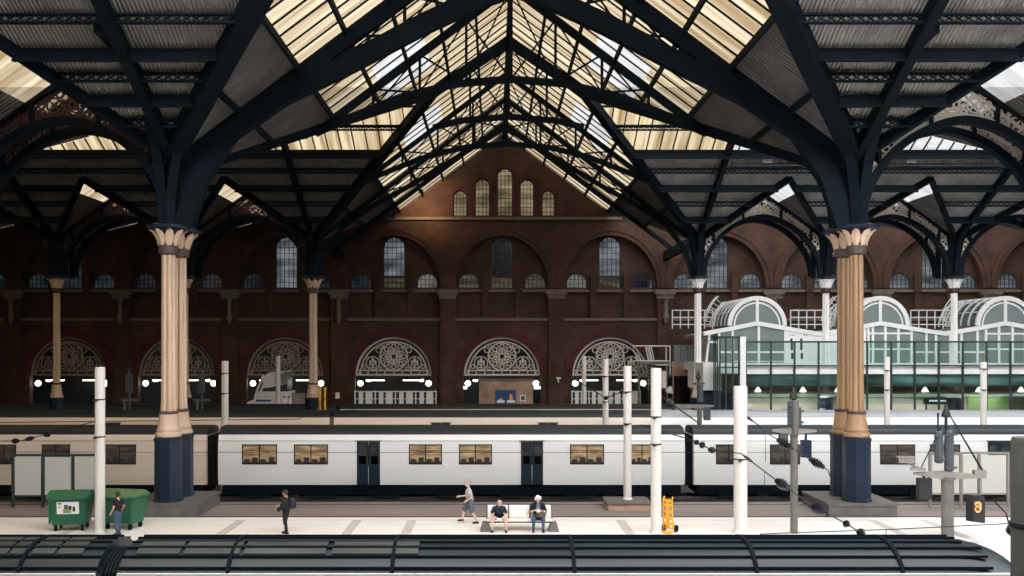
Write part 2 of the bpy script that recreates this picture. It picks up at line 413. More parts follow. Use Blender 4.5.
# dressed brick rings, pilasters, strings
for n, c in enumerate(BC):
    t = MB(); t.ring(c, 4.8, 3.55, 4.35, DW-.1, DW+.72, 0, PI, 30); struct(t.build('trim_%d' % (20+n), M['brick_red'], smooth=0))
    t = MB()
    for r0, r1, y in ((4.35, 4.75, DW-.12), (4.75, 5.1, DW-.2)):
        rows = []; N_ = 30
        for i in range(N_+1):
            a = PI*i/N_; ca, sa = math.cos(a), math.sin(a)
            rows.append([t.bm.verts.new((c+r*ca, yy, 12.9+(r+.55)*sa)) for r, yy in ((r0,y),(r1,y),(r1,DW+.05),(r0,DW+.05))])
        for a_, b_ in zip(rows, rows[1:]):
            for k in range(4): t._face([a_[k], a_[(k+1)%4], b_[(k+1)%4], b_[k]])
    struct(t.build('trim_%d' % (40+n), M['brick'], smooth=0))
    for sx_ in (-1.55, 1.55):           # mullion piers between the three lights of the recess
        t = MB(); t.box(c+sx_-.28, c+sx_+.28, DW+.35, DW+.72, 10.1, 14.2); t.box(c+sx_-.36, c+sx_+.36, DW+.3, DW+.72, 12.55, 12.9); struct(t.build('trim_%d' % (60+n), M['brick'], smooth=0))
    t = MB(); t.box(c-4.35, c+4.35, DW+.4, DW+.72, 12.55, 12.8); struct(t.build('trim_%d' % (80+n), M['stone'], smooth=0))
    xp = c+5.05
    t = MB(); t.box(xp-.72, xp+.72, DW-.32, DW+.05, 0, 12.3); t.box(xp-.8, xp+.8, DW-.4, DW+.05, 0, 1.1); struct(t.build('trim_%d' % (100+n), M['brick'], smooth=0))
    t = MB(); t.box(xp-.95, xp+.95, DW-.5, DW+.05, 12.3, 12.75); t.box(xp-.8, xp+.8, DW-.4, DW+.05, 11.9, 12.3); struct(t.build('trim_%d' % (120+n), M['stone'], smooth=0))
    if abs(xp-XC) > 9:                    # wall shaft brackets on the wings
        t = MB(); t.lathe([(.12,9.6),(.3,10.2),(.2,10.4),(.2,11.6),(.34,11.9)], (xp, DW-.55, 0), 10); struct(t.build('trim_%d' % (140+n), M['stone']))
t = MB(); t.box(-60, 66, DW-.14, DW+.05, 9.85, 10.1); struct(t.build('trim_160', M['stone'], smooth=0))
t = MB(); t.box(XC-11, XC+11, DW-.2, DW+.05, 19.25, 19.5); struct(t.build('trim_161', M['stone'], smooth=0))
for i in range(5):
    cx, hw, z0, zs, rz = gwin(i)
    t = MB(); t.ring(cx, zs, hw, hw+.32, DW-.07, DW+.1, 0, PI, 18); t.box(cx-hw-.22, cx-hw, DW-.07, DW+.1, z0, zs); t.box(cx+hw, cx+hw+.22, DW-.07, DW+.1, z0, zs)
    struct(t.build('trim_%d' % (170+i), M['brick_red'], smooth=0))
wn = [0]
def window(cx, hw, z0, zs, rz, y, glass, dx=.42, dz=.5, transom=None, low=None):
    wn[0] += 1
    o = bpy.data.objects.new('window_%d' % wn[0], None); C.objects.link(o); struct(o)
    m = MB()
    ol = arched(cx, hw, z0, zs, rz); il = arched(cx, hw-.09, z0+.09, zs, rz-.09)
    m.poly(ol, y, y+.12, [il])
    n = max(2, int(round(2*hw/dx)))
    for i in range(1, n):
        x = cx-hw+2*hw*i/n; e = math.sqrt(max(0, 1-((x-cx)/hw)**2))
        m.box(x-.025, x+.025, y+.02, y+.09, z0, zs+rz*e-.03)
    z = z0+dz
    while z < zs+rz-.15:
        e = 1 if z < zs else math.sqrt(max(0, 1-((z-zs)/rz)**2)); m.box(cx-hw*e, cx+hw*e, y+.02, y+.09, z-.02, z+.02); z += dz
    if transom: m.box(cx-hw, cx+hw, y-.02, y+.1, transom-.1, transom+.1)
    struct(m.build('window_frame', M['lead'], o, smooth=0))
    if low:
        g = MB(); g.box(cx-hw, cx+hw, y+.05, y+.056, z0, low); struct(g.build('window_pane', M['win_warm'], o, smooth=0)); ol = arched(cx, hw, low, zs, rz)
    g = MB(); g.poly(ol, y+.05, y+.056); struct(g.build('window_pane', glass, o, smooth=0))
for k, c in zip(range(-5, 6), BC):
    right = k >= 2
    tall = 'win_lit' if (right or abs(k) == 1 or k == -2) else ('win_dim' if k == 0 else 'win_glass')
    window(c, 1.03, 12.9, 16.72, 1.03, DW+.75, M[tall], .42, .55, 14.0 if abs(k) < 2 else None, 13.9 if abs(k) < 2 else None)
    for s_ in (-1, 1):
        g = 'win_lit' if right else 'win_warm' if (k, s_) in ((-1, 1), (0, -1), (0, 1), (1, -1)) else 'win_glass'
        window(c+3.1*s_, .98, 12.9, 13.4, .95, DW+.75, M[g], .38, .42)
for i in range(5): window(*gwin(i), DW+.3, M['win_gold'], .36, .42)

# ------------------------------------------------------------------ cast grilles in the ground arches
def lunette():
    m = MB(); y0, y1 = 0, .07
    m.ring(0, 0, 3.36, 3.56, y0, y1, 0, PI, 40); m.ring(0, 0, 3.05, 3.17, y0, y1, 0, PI, 40)
    m.box(-3.56, 3.56, y0, y1, -.06, .1); m.box(-3.3, 3.3, y0, y1, .36, .48)
    for i in range(-4, 5): m.box(i*.8-.04, i*.8+.04, y0, y1, .1, .36)
    cz = 1.72
    m.ring(0, cz, 1.22, 1.34, y0, y1, n=36); m.ring(0, cz, .22, .30, y0, y1, n=14); m.ring(0, cz, .62, .70, y0, y1, n=24)
    for i in range(8):
        a = PI*i/4; c_, s_ = math.cos(a), math.sin(a)
        m.ring(c_*.95, cz+s_*.95, .15, .25, y0, y1, n=12)
        a2 = a+PI/8; m.ring(math.cos(a2)*.46, cz+math.sin(a2)*.46, .08, .15, y0, y1, n=10)
        m.beam((c_*.25, .035, cz+s_*.25), (c_*.72, .035, cz+s_*.72), .07, .09, (0,1,0))
        m.beam((math.cos(a2)*.66, .035, cz+math.sin(a2)*.66), (math.cos(a2)*1.25, .035, cz+math.sin(a2)*1.25), .07, .10, (0,1,0))
    for s_ in (-1, 1):
        cx, c2 = 1.95*s_, 1.1
        m.ring(cx, c2, .58, .66, y0, y1, n=24)
        m.ball((cx, .035, c2+.28), (.13, .035, .28), 10); m.ball((cx+.24, .035, c2+.1), (.1, .03, .2), 8); m.ball((cx-.24, .035, c2+.1), (.1, .03, .2), 8)
        m.beam((cx, .035, c2-.6), (cx, .035, c2+.3), .07, .07, (0,1,0))
        m.ring(cx-.2, c2-.28, .13, .20, y0, y1, n=10); m.ring(cx+.2, c2-.28, .13, .20, y0, y1, n=10)
        m.ring(1.42*s_, 2.33, .2, .28, y0, y1, n=12); m.ring(2.72*s_, .78, .14, .21, y0, y1, n=10); m.ring(1.22*s_, .62, .1, .17, y0, y1, n=10)
        m.ring(1.12*s_, 2.72, .1, .17, y0, y1, n=10); m.ring(2.45*s_, 1.6, .1, .16, y0, y1, n=10)
    return m
lm = {k: lunette().mesh('lunette', M[k], 35) for k in ('fret_white', 'fret_dark')}
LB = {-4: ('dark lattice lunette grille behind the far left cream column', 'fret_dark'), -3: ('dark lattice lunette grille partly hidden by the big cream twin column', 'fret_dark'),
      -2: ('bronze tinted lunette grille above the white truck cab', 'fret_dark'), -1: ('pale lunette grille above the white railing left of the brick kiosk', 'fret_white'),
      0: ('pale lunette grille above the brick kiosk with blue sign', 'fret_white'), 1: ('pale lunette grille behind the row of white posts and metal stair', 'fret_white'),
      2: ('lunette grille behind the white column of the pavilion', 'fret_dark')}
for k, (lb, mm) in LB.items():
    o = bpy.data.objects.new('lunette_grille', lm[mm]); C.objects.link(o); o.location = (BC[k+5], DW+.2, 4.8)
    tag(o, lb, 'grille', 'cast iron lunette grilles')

# lamps under the grilles
ARN = {-4: 'the far left arch', -3: 'the arch behind the big left column', -2: 'the arch above the truck', -1: 'the arch left of the kiosk', 0: 'the kiosk arch', 1: 'the arch behind the white posts'}
for k, an in ARN.items():
    c = BC[k+5]
    for s_, side in ((-1, 'left'), (1, 'right')):
        x = c+s_*3.2
        g = thing('globe_lamp', 'glowing white globe lamp at the %s of %s' % (side, an), 'lamp', (x, DW+.9, 4.0), 0, 'globe lamps under the arches')
        b = MB(); b.ball((0, 0, 0), .27, 12); b.build('globe', M['lamp'], g)
        b = MB(); b.tube([(0, 0, .3), (0, 0, 5.2)], .03, 6); b.build('rod', M['iron'], g)
        x = c+s_*1.75
        g = thing('strip_lamp', 'lit strip lamp hanging on the %s under %s' % (side, an), 'lamp', (x, DW+1.5, 4.3), 0, 'strip lamps under the arches')
        b = MB(); b.box(-1.0, .75, -.06, .06, -.08, .0); b.build('tube', M['lamp_tube'], g)
        b = MB(); b.ball((.75*s_, 0, -.05), (.22, .15, .13), 10); b.build('bulb', M['lamp'], g)
        b = MB(); b.box(-1.05, .8, -.1, .1, .0, .08); b.tube([(-.6, 0, .05), (-.6, 0, 4.9)], .02, 6); b.tube([(.6, 0, .05), (.6, 0, 4.9)], .02, 6); b.build('housing', M['iron'], g)

# ------------------------------------------------------------------ roofs
def roof_sheet(name, pts, zf, split, mats, label=None):
    """plan outline (x,d) lifted to zf; split: fn(x,d)->index of material; cuts: list of (co,no)"""
    cuts, pick = split
    bm = bmesh.new(); vs_ = [bm.verts.new((x, d, 0)) for x, d in pts]
    for t_ in tessellate_polygon([[Vector((x, d, 0)) for x, d in pts]]): bm.faces.new([vs_[i] for i in t_])
    for c_, n_ in cuts: bmesh.ops.bisect_plane(bm, geom=bm.verts[:]+bm.edges[:]+bm.faces[:], plane_co=c_, plane_no=n_)
    root = None
    for i, mm in enumerate(mats):
        b2 = bm.copy(); bmesh.ops.delete(b2, geom=[f for f in b2.faces if pick(f.calc_center_median()) != i], context='FACES')
        if not b2.faces: b2.free(); continue
        for v in b2.verts: v.co.z = zf(v.co.x, v.co.y)
        me = bpy.data.meshes.new(name); b2.to_mesh(me); b2.free(); me.materials.append(M[mm])
        o = bpy.data.objects.new(name if root is None else 'glazing', me); C.objects.link(o); struct(o)
        if root is None: root = o
        else: o.parent = root
    bm.free(); return root
def notched(xs, d, apex):
    r = []
    for a, b in zip(xs, xs[1:]): r += [(a, d), ((a+b)/2, apex)]
    return r + [(xs[-1], d)]
VY_ = Vector((0, 1, 0)); VX_ = Vector((1, 0, 0))
def ycut(*ds): return [(Vector((0, d, 0)), VY_) for d in ds]
def xcut(*xs): return [(Vector((x, 0, 0)), VX_) for x in xs]
APX1, APX2 = 36.8, 70.0
for side, xs in (('left', XL), ('right', XR)):
    far = xs[-1]; sg = -1 if side == 'left' else 1
    # far slope of the front hall
    p = notched(xs, D1, APX1) + [(far, 27.5)] + [(XC+sg*uval(27.5), 27.5)]
    roof_sheet('ceiling_front_hall_'+side, p, lambda x, d: EAVE+MS*(D1-d), (ycut(33), lambda c: 0 if c.y > 33 else 1), ['corr' if side == 'left' else 'corr_lit_part', 'glaz_clear' if side == 'right' else 'glaz_main'])
    p = [(XC+sg*HALF, 11), (far, 11), (far, 27.5), (XC+sg*uval(27.5), 27.5)]
    roof_sheet('ceiling_front_hall_near_'+side, p, lambda x, d: EAVE+MS*(d-11), (xcut(-17), lambda c: 0 if c.x > -17 else 1), ['glaz_clear', 'glaz_main'])
    # middle hall, far slope and near slope
    p = notched(xs, D2, APX2) + [(far, 61.7), (XC+sg*uval(61.7), 61.7)]
    roof_sheet('ceiling_hall_'+side, p, lambda x, d: EAVE+MS*(D2-d), (ycut(67.3)+xcut(XR[0]+.2), lambda c: 0 if c.y > 67.3 else (2 if c.x > XR[0]+.2 else 1)), ['corr' if side == 'left' else 'corr_lit_most', 'glaz_main', 'glaz_white'])
    p = notched(xs, D1B, 53.4) + [(far, 61.7), (XC+sg*uval(61.7), 61.7)]
    roof_sheet('ceiling_hall_near_'+side, p, lambda x, d: EAVE+MS*(d-D1B), (ycut(52), lambda c: 0 if c.y < 52 else 1), ['corr' if side == 'left' else 'corr_lit_part', 'glaz_clear' if side == 'right' else 'glaz_main'])
    # aisle by the wall
    p = [(x, d) for x, d in notched(xs, D2B, 90)] + [(far, DW), (XC+sg*uval(DW), DW)]
    roof_sheet('ceiling_aisle_'+side, p, lambda x, d: EAVE+.34*(d-D2B), (ycut(80.5, 91), lambda c: 1 if (side == 'right' and 80.5 < c.y < 91) else 0), ['corr', 'glaz_half'])
    # small cross gables over the bays
    for a, b in zip(xs, xs[1:]):
        mx = (a+b)/2; h = .72*5.025
        for e in (a, b):
            for (d0, da, row) in ((D1, APX1, 0), (D2, APX2, 1)):
                db = D1B if row == 0 else D2B; dend = 53.4 if row == 0 else 90.0
                p = [(mx, da), (e, d0), (e, db), (mx, dend)]
                q = (lambda x, d, e=e: EAVE+.72*abs(x-e))
                lim = mx+(e-mx)*(.34 if row == 0 else .24)
                roof_sheet('ceiling_cross_gable', p, q, (xcut(lim), lambda c, lim=lim, mx=mx: 1 if abs(c.x-mx) < abs(lim-mx) else 0), ['corr_y', 'glaz_white' if side == 'right' else 'glaz_tran'])
    # transept slope
    ds = [11, 27.5, D1, D1B, 61.7, D2, D2B, DW]
    p = [(XC, 11)] + [(XC, DW)] + [(XC+sg*uval(d), d) for d in reversed(ds)]
    roof_sheet('ceiling_transept_'+side, p, lambda x, d: ztran(x), (xcut(XC+sg*9.6, XC+sg*4.6, XC+sg*7.2)+ycut(27, 50.5, 57.5, 66, 73), lambda c, sg=sg: 3 if c.y < 27 else 0 if abs(c.x-XC) > 9.6 else (2 if (4.6 < abs(c.x-XC) < 7.2 and (50.5 < c.y < 57.5 or 66 < c.y < 73)) else 1)), ['corr_y', 'glaz_tran', 'glaz_white', 'glaz_clear'])
# side closing walls, out of frame
wl = MB(); wl.box(-56, -55.6, -8, 99, -1.2, 25); struct(wl.build('wall_left', M['brick'], smooth=0))
wl = MB(); wl.box(58, 58.4, -8, 99, -1.2, 25); struct(wl.build('wall_right', M['brick'], smooth=0))
wl = MB(); wl.box(-56, 58.4, -8.4, -8, -1.2, 17); struct(wl.build('wall_front', M['brick'], smooth=0))
wl = MB(); wl.box(-56, 58.4, -8.4, 11, EAVE, EAVE+.3); wl.poly([(XC-HALF, EAVE), (XC+HALF, EAVE), (XC, RIDGE)], 10.6, 11); struct(wl.build('ceiling_front_aisle', M['corr_y'], smooth=0))

# valley and hip girders
def girder(name, p, q, w_, h_, label, cat='girder', group=None):
    b = MB(); b.beam(p, q, w_, h_); p, q = Vector(p), Vector(q)
    o = b.build(name, M['iron'], smooth=0); return tag(o, label, cat, group)
for sg, side in ((-1, 'left'), (1, 'right')):
    xe = XC+sg*HALF
    girder('valley_girder', (XD[side], D1, 15.75), (XC+sg*uval(33), 33, zmain(33)-.2), .75, .9, 'heavy dark valley girder climbing toward the camera from the big %s column' % side)
    girder('valley_girder', (XD[side], D1B, 15.8), (XC+sg*4.75, 61.7, 23.4), .5, .6, 'dark valley girder rising behind the big %s arch to the crossing' % side)
    girder('valley_girder', (xe, D2, 15.8), (XC+sg*4.75, 61.7, 23.4), .5, .6, 'dark valley girder from the inner far %s column up to the crossing' % side)
    girder('hip_girder', (XC+sg*4.75, 61.7, 23.4), (XC, 61.7, RIDGE-.7), .5, .6, 'short sloping crossing girder at the ridge, %s side' % side)
    girder('eave_girder', (xe, D2B, 15.9), (xe, DW, 15.9), .4, .8, 'dark eave girder running back to the brick wall on the %s of the gable' % side)
    # common rafters of both halls, one at every column line
    for i, x in enumerate(XL[:4] if sg < 0 else XR[:4]):
        nm = '%s from the transept on the %s' % (ORD[i], side)
        girder('rafter', (x, D1, 15.7), (x, 33, 15.7+MS*11), .4, .65, 'dark front hall rafter at the column line %s' % nm, 'rafter', 'front hall rafters')
        girder('rafter', (x, D2, 15.7), (x, 61.7, 15.7+MS*15.5), .3, .55, 'dark middle hall rafter at the column line %s' % nm, 'rafter', 'middle hall rafters')
    # purlins: lattice girders along the hall slopes
    for (dE, offs, nm_, xs, dep) in ((D1, (2.5, 3.84, 5.0, 6.2, 7.8), 'front', XL if sg < 0 else XR, 7.2), (D2, (2.8, 4.6, 6.4, 8.2, 9.9, 12.4), 'middle', XL if sg < 0 else XR, 7.2)):
        for j, of in enumerate(offs):
            d = dE-of; z = EAVE+MS*of-.12; lat = j % 2 == (0 if nm_ == 'front' else 1)
            hh = .30 if lat else .42
            xi = XC+sg*uval(d)
            if of >= dep: runs = [(xi, xs[-1], 'whole length')]
            else:
                hwid = BAY/2*of/dep; runs = []
                for i, x in enumerate(xs[:4]):
                    p, q = (xi if i == 0 else x-sg*hwid), x+sg*hwid
                    runs.append((p, q, 'at the %s column line' % ORD[i]))
            for p, q, wh in runs:
                x0, x1 = min(p, q), max(p, q); b = MB()
                b.box(x0, x1, d-.1, d+.1, z-.08, z); b.box(x0, x1, d-.1, d+.1, z-hh-.08, z-hh)
                if lat:
                    n = max(1, int((x1-x0)/.36)); st = (x1-x0)/n
                    for i in range(n):
                        x = x0+st*(i+.5); b.beam((x-st/2, d, z-.06), (x+st/2, d, z-hh), .04, .05); b.beam((x+st/2, d, z-.06), (x-st/2, d, z-hh), .04, .05)
                else: b.box(x0, x1, d-.03, d+.03, z-hh, z-.06)
                tag(b.build('purlin', M['iron'], smooth=0), '%s %s purlin up from the eave, %s hall %s, %s' % (ORD[j], 'lattice' if lat else 'plain', nm_, side, wh), 'purlin', 'hall purlins')
    # glazing bars on the hall skylights
    b = MB(); xs = XL if sg < 0 else XR
    x = XC+sg*5
    while abs(x) < 46:
        dmx = 67.3; d0 = 61.7
        u = abs(x-XC)
        if u < uval(67.3): d1_ = 61.7+(67.3-61.7)*(u-uval(61.7))/(uval(67.3)-uval(61.7))
        else: d1_ = 67.3
        b.beam((x, 61.7, EAVE+MS*15.5-.04), (x, d1_, EAVE+MS*(D2-d1_)-.04), .07, .1)
        x += sg*.9
    for d in (63.2, 65.0, 67.3): b.box(*sorted((XC+sg*uval(d), xs[-1])), d-.05, d+.05, EAVE+MS*(D2-d)-.16, EAVE+MS*(D2-d)-.02)
    struct(b.build('glazing_bars', M['iron'], bpy.data.objects['ceiling_hall_'+side], smooth=0))
    b = MB(); d = 34.4
    while d < DW:
        ue = min(9.6, uval(d)); b.beam((XC, d, RIDGE-.04), (XC+sg*ue, d, RIDGE-TS*ue-.04), .055, .08); d += 1.35
    struct(b.build('glazing_bars', M['iron'], bpy.data.objects['ceiling_transept_'+side], smooth=0))
    for j, u in enumerate((1.9, 3.7, 5.6, 7.5, 9.6, 12.2)):
        b = MB(); z = RIDGE-TS*u-.2
        segs = [(34, DW)]
        # keep purlins inside the transept: break where the hall valleys cut in
        ok = [d/4 for d in range(34*4, int(DW*4)) if uval(d/4) > u+.1]
        runs = []; st = ok[0]; pv = ok[0]
        for v in ok[1:]+[None]:
            if v is None or v-pv > .3: runs.append((st, pv)); st = v
            pv = v
        b.bm.free()
        for r_, (a_, e_) in enumerate(runs):
            if e_-a_ < .6: continue
            b = MB(); b.beam((XC+sg*u, a_, z), (XC+sg*u, e_, z), .14, .3)
            tag(b.build('purlin', M['iron'], smooth=0), 'dark purlin %s below the transept ridge, %s slope%s' % (ORD[j], side, '' if len(runs) == 1 else ', '+('nearest run', 'middle run', 'run by the gable')[r_]), 'purlin', 'transept purlins')
for sg, side, xs in ((-1, 'left', XL), (1, 'right', XR)):
    for row, dE, da, nb in (('nearest', D1, APX1, 3), ('far', D2, APX2, 4)):
        for i in range(nb):
            mx = (xs[i]+xs[i+1])/2; h = EAVE+.72*BAY/2
            for e, w_ in ((xs[i], 'inner'), (xs[i+1], 'outer')):
                girder('gable_girder', (e, dE-.2, 15.8), (mx, da, h-.2), .3, .45, 'dark sloping girder, %s side of %s cross gable outward, %s row %s' % (w_, ORD[i], row, side), 'girder', 'cross gable girders')
            girder('gable_ridge', (mx, da, h-.2), (mx, dE+2.2, h-.2), .14, .25, 'short ridge beam of the %s cross gable outward, %s row %s' % (ORD[i], row, side), 'beam', 'cross gable ridges')
girder('ridge_beam', (XC, 34, RIDGE-.35), (XC, DW, RIDGE-.35), .28, .55, 'dark ridge beam running along the top of the glazed transept', 'beam')

# transept trusses
def lower(u, big):
    if big == 2: P = [(0,24.6),(4,22.2),(7.8,19.9),(10.4,18.5),(12.7,16.9),(14.0,15.1),(14.75,12.95)]
    elif big:
        P = [(0,23.6),(1.4,23.15),(4,21.95),(7.8,19.95),(10.4,18.7),(12.7,17.1),(14.0,15.2),(14.75,12.95)]
    else: P = [(0,21.9),(3,21.65),(6,20.9),(9,19.7),(11,18.75),(15.07,15.8)]
    for (a, za), (b, zb) in zip(P, P[1:]):
        if u <= b: return za+(zb-za)*(u-a)/(b-a)
    return P[-1][1]
def truss(d, big, label):
    ue = (HALF if d > D2B else min(HALF, uval(d))) if not big else HALF-.1
    t = thing('roof_truss', label, 'truss', (XC, d, RIDGE-.5), 0, 'transept roof trusses', True)
    wd = .3 if big == 2 else .5 if big else .26
    thin = big != 1
    b = MB()
    for sg in (-1, 1): b.beam((XC, d, RIDGE-.45), (XC+sg*ue, d, RIDGE-TS*ue-.45), wd*.8, .34 if thin else .7, (0,0,1))
    b.build('rafter', M['iron'], t, smooth=0)
    if big == 3: return t
    b = MB(); us = [ue*i/16 for i in range(-16, 17)] if not big else [x for x in (-14.75,-14.5,-14.0,-13.4,-12.7,-11.6,-10.4,-9,-7.8,-6,-4,-2.6,-1.4,0,1.4,2.6,4,6,7.8,9,10.4,11.6,12.7,13.4,14.0,14.5,14.75)]
    b.sweep([(XC+u, d, lower(abs(u), big)) for u in us], wd, .36 if thin else .86, (0,1,0))
    b.build('lower_chord', M['iron'], t, smooth=0)
    b = MB(); st = [u for u in (2.4, 4.9, 7.4, 9.8, 12.2) if u < ue-.3]; pv = 0
    b.beam((XC, d, RIDGE-.4), (XC, d, lower(0, big)), .2, .2, (0,1,0))
    for u in st:
        for sg in (-1, 1):
            b.beam((XC+sg*u, d, RIDGE-TS*u-.4), (XC+sg*u, d, lower(u, big)), .14, .18, (0,1,0))
            b.beam((XC+sg*pv, d, lower(pv, big)), (XC+sg*u, d, RIDGE-TS*u-.4), .09, .12, (0,1,0))
            b.beam((XC+sg*pv, d, RIDGE-TS*pv-.4), (XC+sg*u, d, lower(u, big)), .07, .1, (0,1,0))
        pv = u
    b.build('web', M['iron'], t, smooth=0)
    return t
truss(D1, 1, 'massive dark arched truss spanning between the two nearest big columns')
truss(53.0, 0, 'slim dark truss across the glazed transept, next behind the big front arch')
truss(61.7, 0, 'narrow dark truss at the crossing in the middle of the glazed transept')
truss(70.0, 0, 'slim dark truss across the transept between the crossing and the far columns')
truss(D2, 2, 'dark arched truss between the inner pair of far columns')
truss(85.4, 3, 'dark truss across the transept just in front of the brick gable')
# ------------------------------------------------------------------ columns
def flute(n, dep): return lambda a: 1-dep+dep*math.sqrt(abs(math.cos(a*n/2)))
def column(x, d, shaft_m, leaf_m, label, ring=None, slim=False):
    t = thing('iron_column', label, 'column', (x, d, 0), 0, 'iron roof columns')
    k = .86 if slim else 1.0
    b = MB(); b.lathe([(.66*k,.5),(.66*k,.68),(.61*k,.72),(.61*k,3.27),(.64*k,3.33),(.64*k,3.42),(.54*k,3.5)], (0,0,0), 8, a0=PI/8); b.build('pedestal', M['navy'], t, smooth=20)
    b = MB(); b.lathe([(.52*k,3.45),(.59*k,3.53),(.58*k,3.64),(.50*k,3.70),(.53*k,3.80),(.47*k,3.88),(.45*k,4.1),(.40*k,4.35),(.41*k,4.5)], (0,0,0), 24); b.build('base_moulding', shaft_m, t)
    b = MB(); b.lathe([(.38*k,4.4),(.325*k,5.2),(.305*k,11.75)], (0,0,0), 96, flute(6, .42)); b.build('shaft', shaft_m, t, smooth=30)
    b = MB(); b.lathe([(.37*k,4.50),(.42*k,4.53),(.42*k,4.61),(.37*k,4.64)], (0,0,0), 24); b.build('band', M[ring] if ring else M['collar'], t)
    b = MB(); b.lathe([(.34*k,11.65),(.42*k,11.7),(.44*k,11.95),(.40*k,12.05),(.42*k,12.1)], (0,0,0), 24); b.build('collar', M[ring] if ring else M['collar'], t)
    b = MB(); b.lathe([(.34*k,12.0),(.36*k,12.3),(.48*k,12.62),(.6*k,12.78)], (0,0,0), 16); b.build('bell', shaft_m if slim else M['iron_red'], t)
    b = MB()
    for i in range(8):
        a = 2*PI*i/8+PI/8; R = Matrix.Rotation(a, 4, 'Z')
        prof = [(.40,12.05,.09),(.45,12.25,.17),(.53,12.45,.20),(.66,12.64,.15),(.80,12.74,.05)]
        fr = [[R @ Vector((r*k, sx_*w_*k, z)) for sx_ in (-1, 1)] for r, z, w_ in prof]
        bk = [[R @ Vector(((r-.05)*k, sx_*w_*k, z+.03)) for sx_ in (-1, 1)] for r, z, w_ in prof]
        md = [R @ Vector(((r+.05)*k, 0, z)) for r, z, w_ in prof]
        V = lambda p: b.bm.verts.new(p)
        F_ = [(V(p[0]), V(m_), V(p[1])) for p, m_ in zip(fr, md)]; B_ = [(V(p[0]), V(p[1])) for p in bk]
        for j in range(4):
            for c_ in range(2): b._face([F_[j][c_], F_[j][c_+1], F_[j+1][c_+1], F_[j+1][c_]])
            b._face([B_[j][0], B_[j+1][0], B_[j+1][1], B_[j][1]])
            b._face([F_[j][0], F_[j+1][0], B_[j+1][0], B_[j][0]]); b._face([F_[j][2], B_[j][1], B_[j+1][1], F_[j+1][2]])
    b.build('capital_leaves', leaf_m, t, smooth=25)
    b = MB(); b.lathe([(.7*k,12.76),(.95*k,12.82),(.98*k,12.95),(.8*k,13.0)], (0,0,0), 8, a0=PI/8); b.build('abacus', M['navy'], t, smooth=20)
    b = MB(); b.lathe([(.42,12.95),(.46,14.5),(.6,15.5),(.7,16.0)], (0,0,0), 8, a0=PI/8); b.build('stanchion', M['iron'], t, smooth=20)
    return t
def plinth(x, d, label):
    b = MB(); b.box(x-1.5, x+1.5, d-.5, d+3.2, -.02, .5); b.box(x-1.55, x+1.55, d-.55, d+3.25, .48, .60)
    tag(b.build('plinth', M['concrete'], smooth=0), label, 'plinth', 'column plinths')
for x, nm in ((XD['left'], 'left'), (XD['right'], 'right')):
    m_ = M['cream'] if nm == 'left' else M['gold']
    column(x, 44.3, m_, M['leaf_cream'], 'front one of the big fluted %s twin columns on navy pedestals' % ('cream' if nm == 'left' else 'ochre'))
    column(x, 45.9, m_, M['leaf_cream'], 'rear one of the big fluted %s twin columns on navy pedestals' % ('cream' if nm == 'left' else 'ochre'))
    plinth(x, D1, 'grey concrete plinth under the big %s twin column' % ('cream' if nm == 'left' else 'ochre'))
for x, nm, sh, lf, rg in ((XL[2], 'slim cream column at the far left in front of the dark grille', 'cream', 'leaf_cream', 'iron_red'),
                      (XL[1], 'cream column hidden behind the big left twin column', 'cream', 'leaf_cream', None),
                      (XL[0], 'slim cream column on navy base beside the white truck', 'cream', 'leaf_cream', None),
                      (XR[0], 'white column with leafy capital at the left end of the glass pavilion', 'white_col', 'white_col', 'iron_red'),
                      (XR[1], 'white column with red ring between first and second glass vaults', 'white_col', 'white_col', 'iron_red'),
                      (XR[2], 'white column with red ring between second and third glass vaults', 'white_col', 'white_col', 'iron_red')):
    column(x, D2, M[sh], M[lf], nm, rg, nm[:4] != 'slim' or 'far left' in nm)
    b = MB(); b.box(x-1.3, x+1.3, D2-.9, D2+.9, -1.1, .5)
    tag(b.build('plinth', M['concrete'], smooth=0), 'concrete plinth of '+nm.replace(' at the left end of the glass pavilion',' at the pavilion end'), 'plinth', 'column plinths')

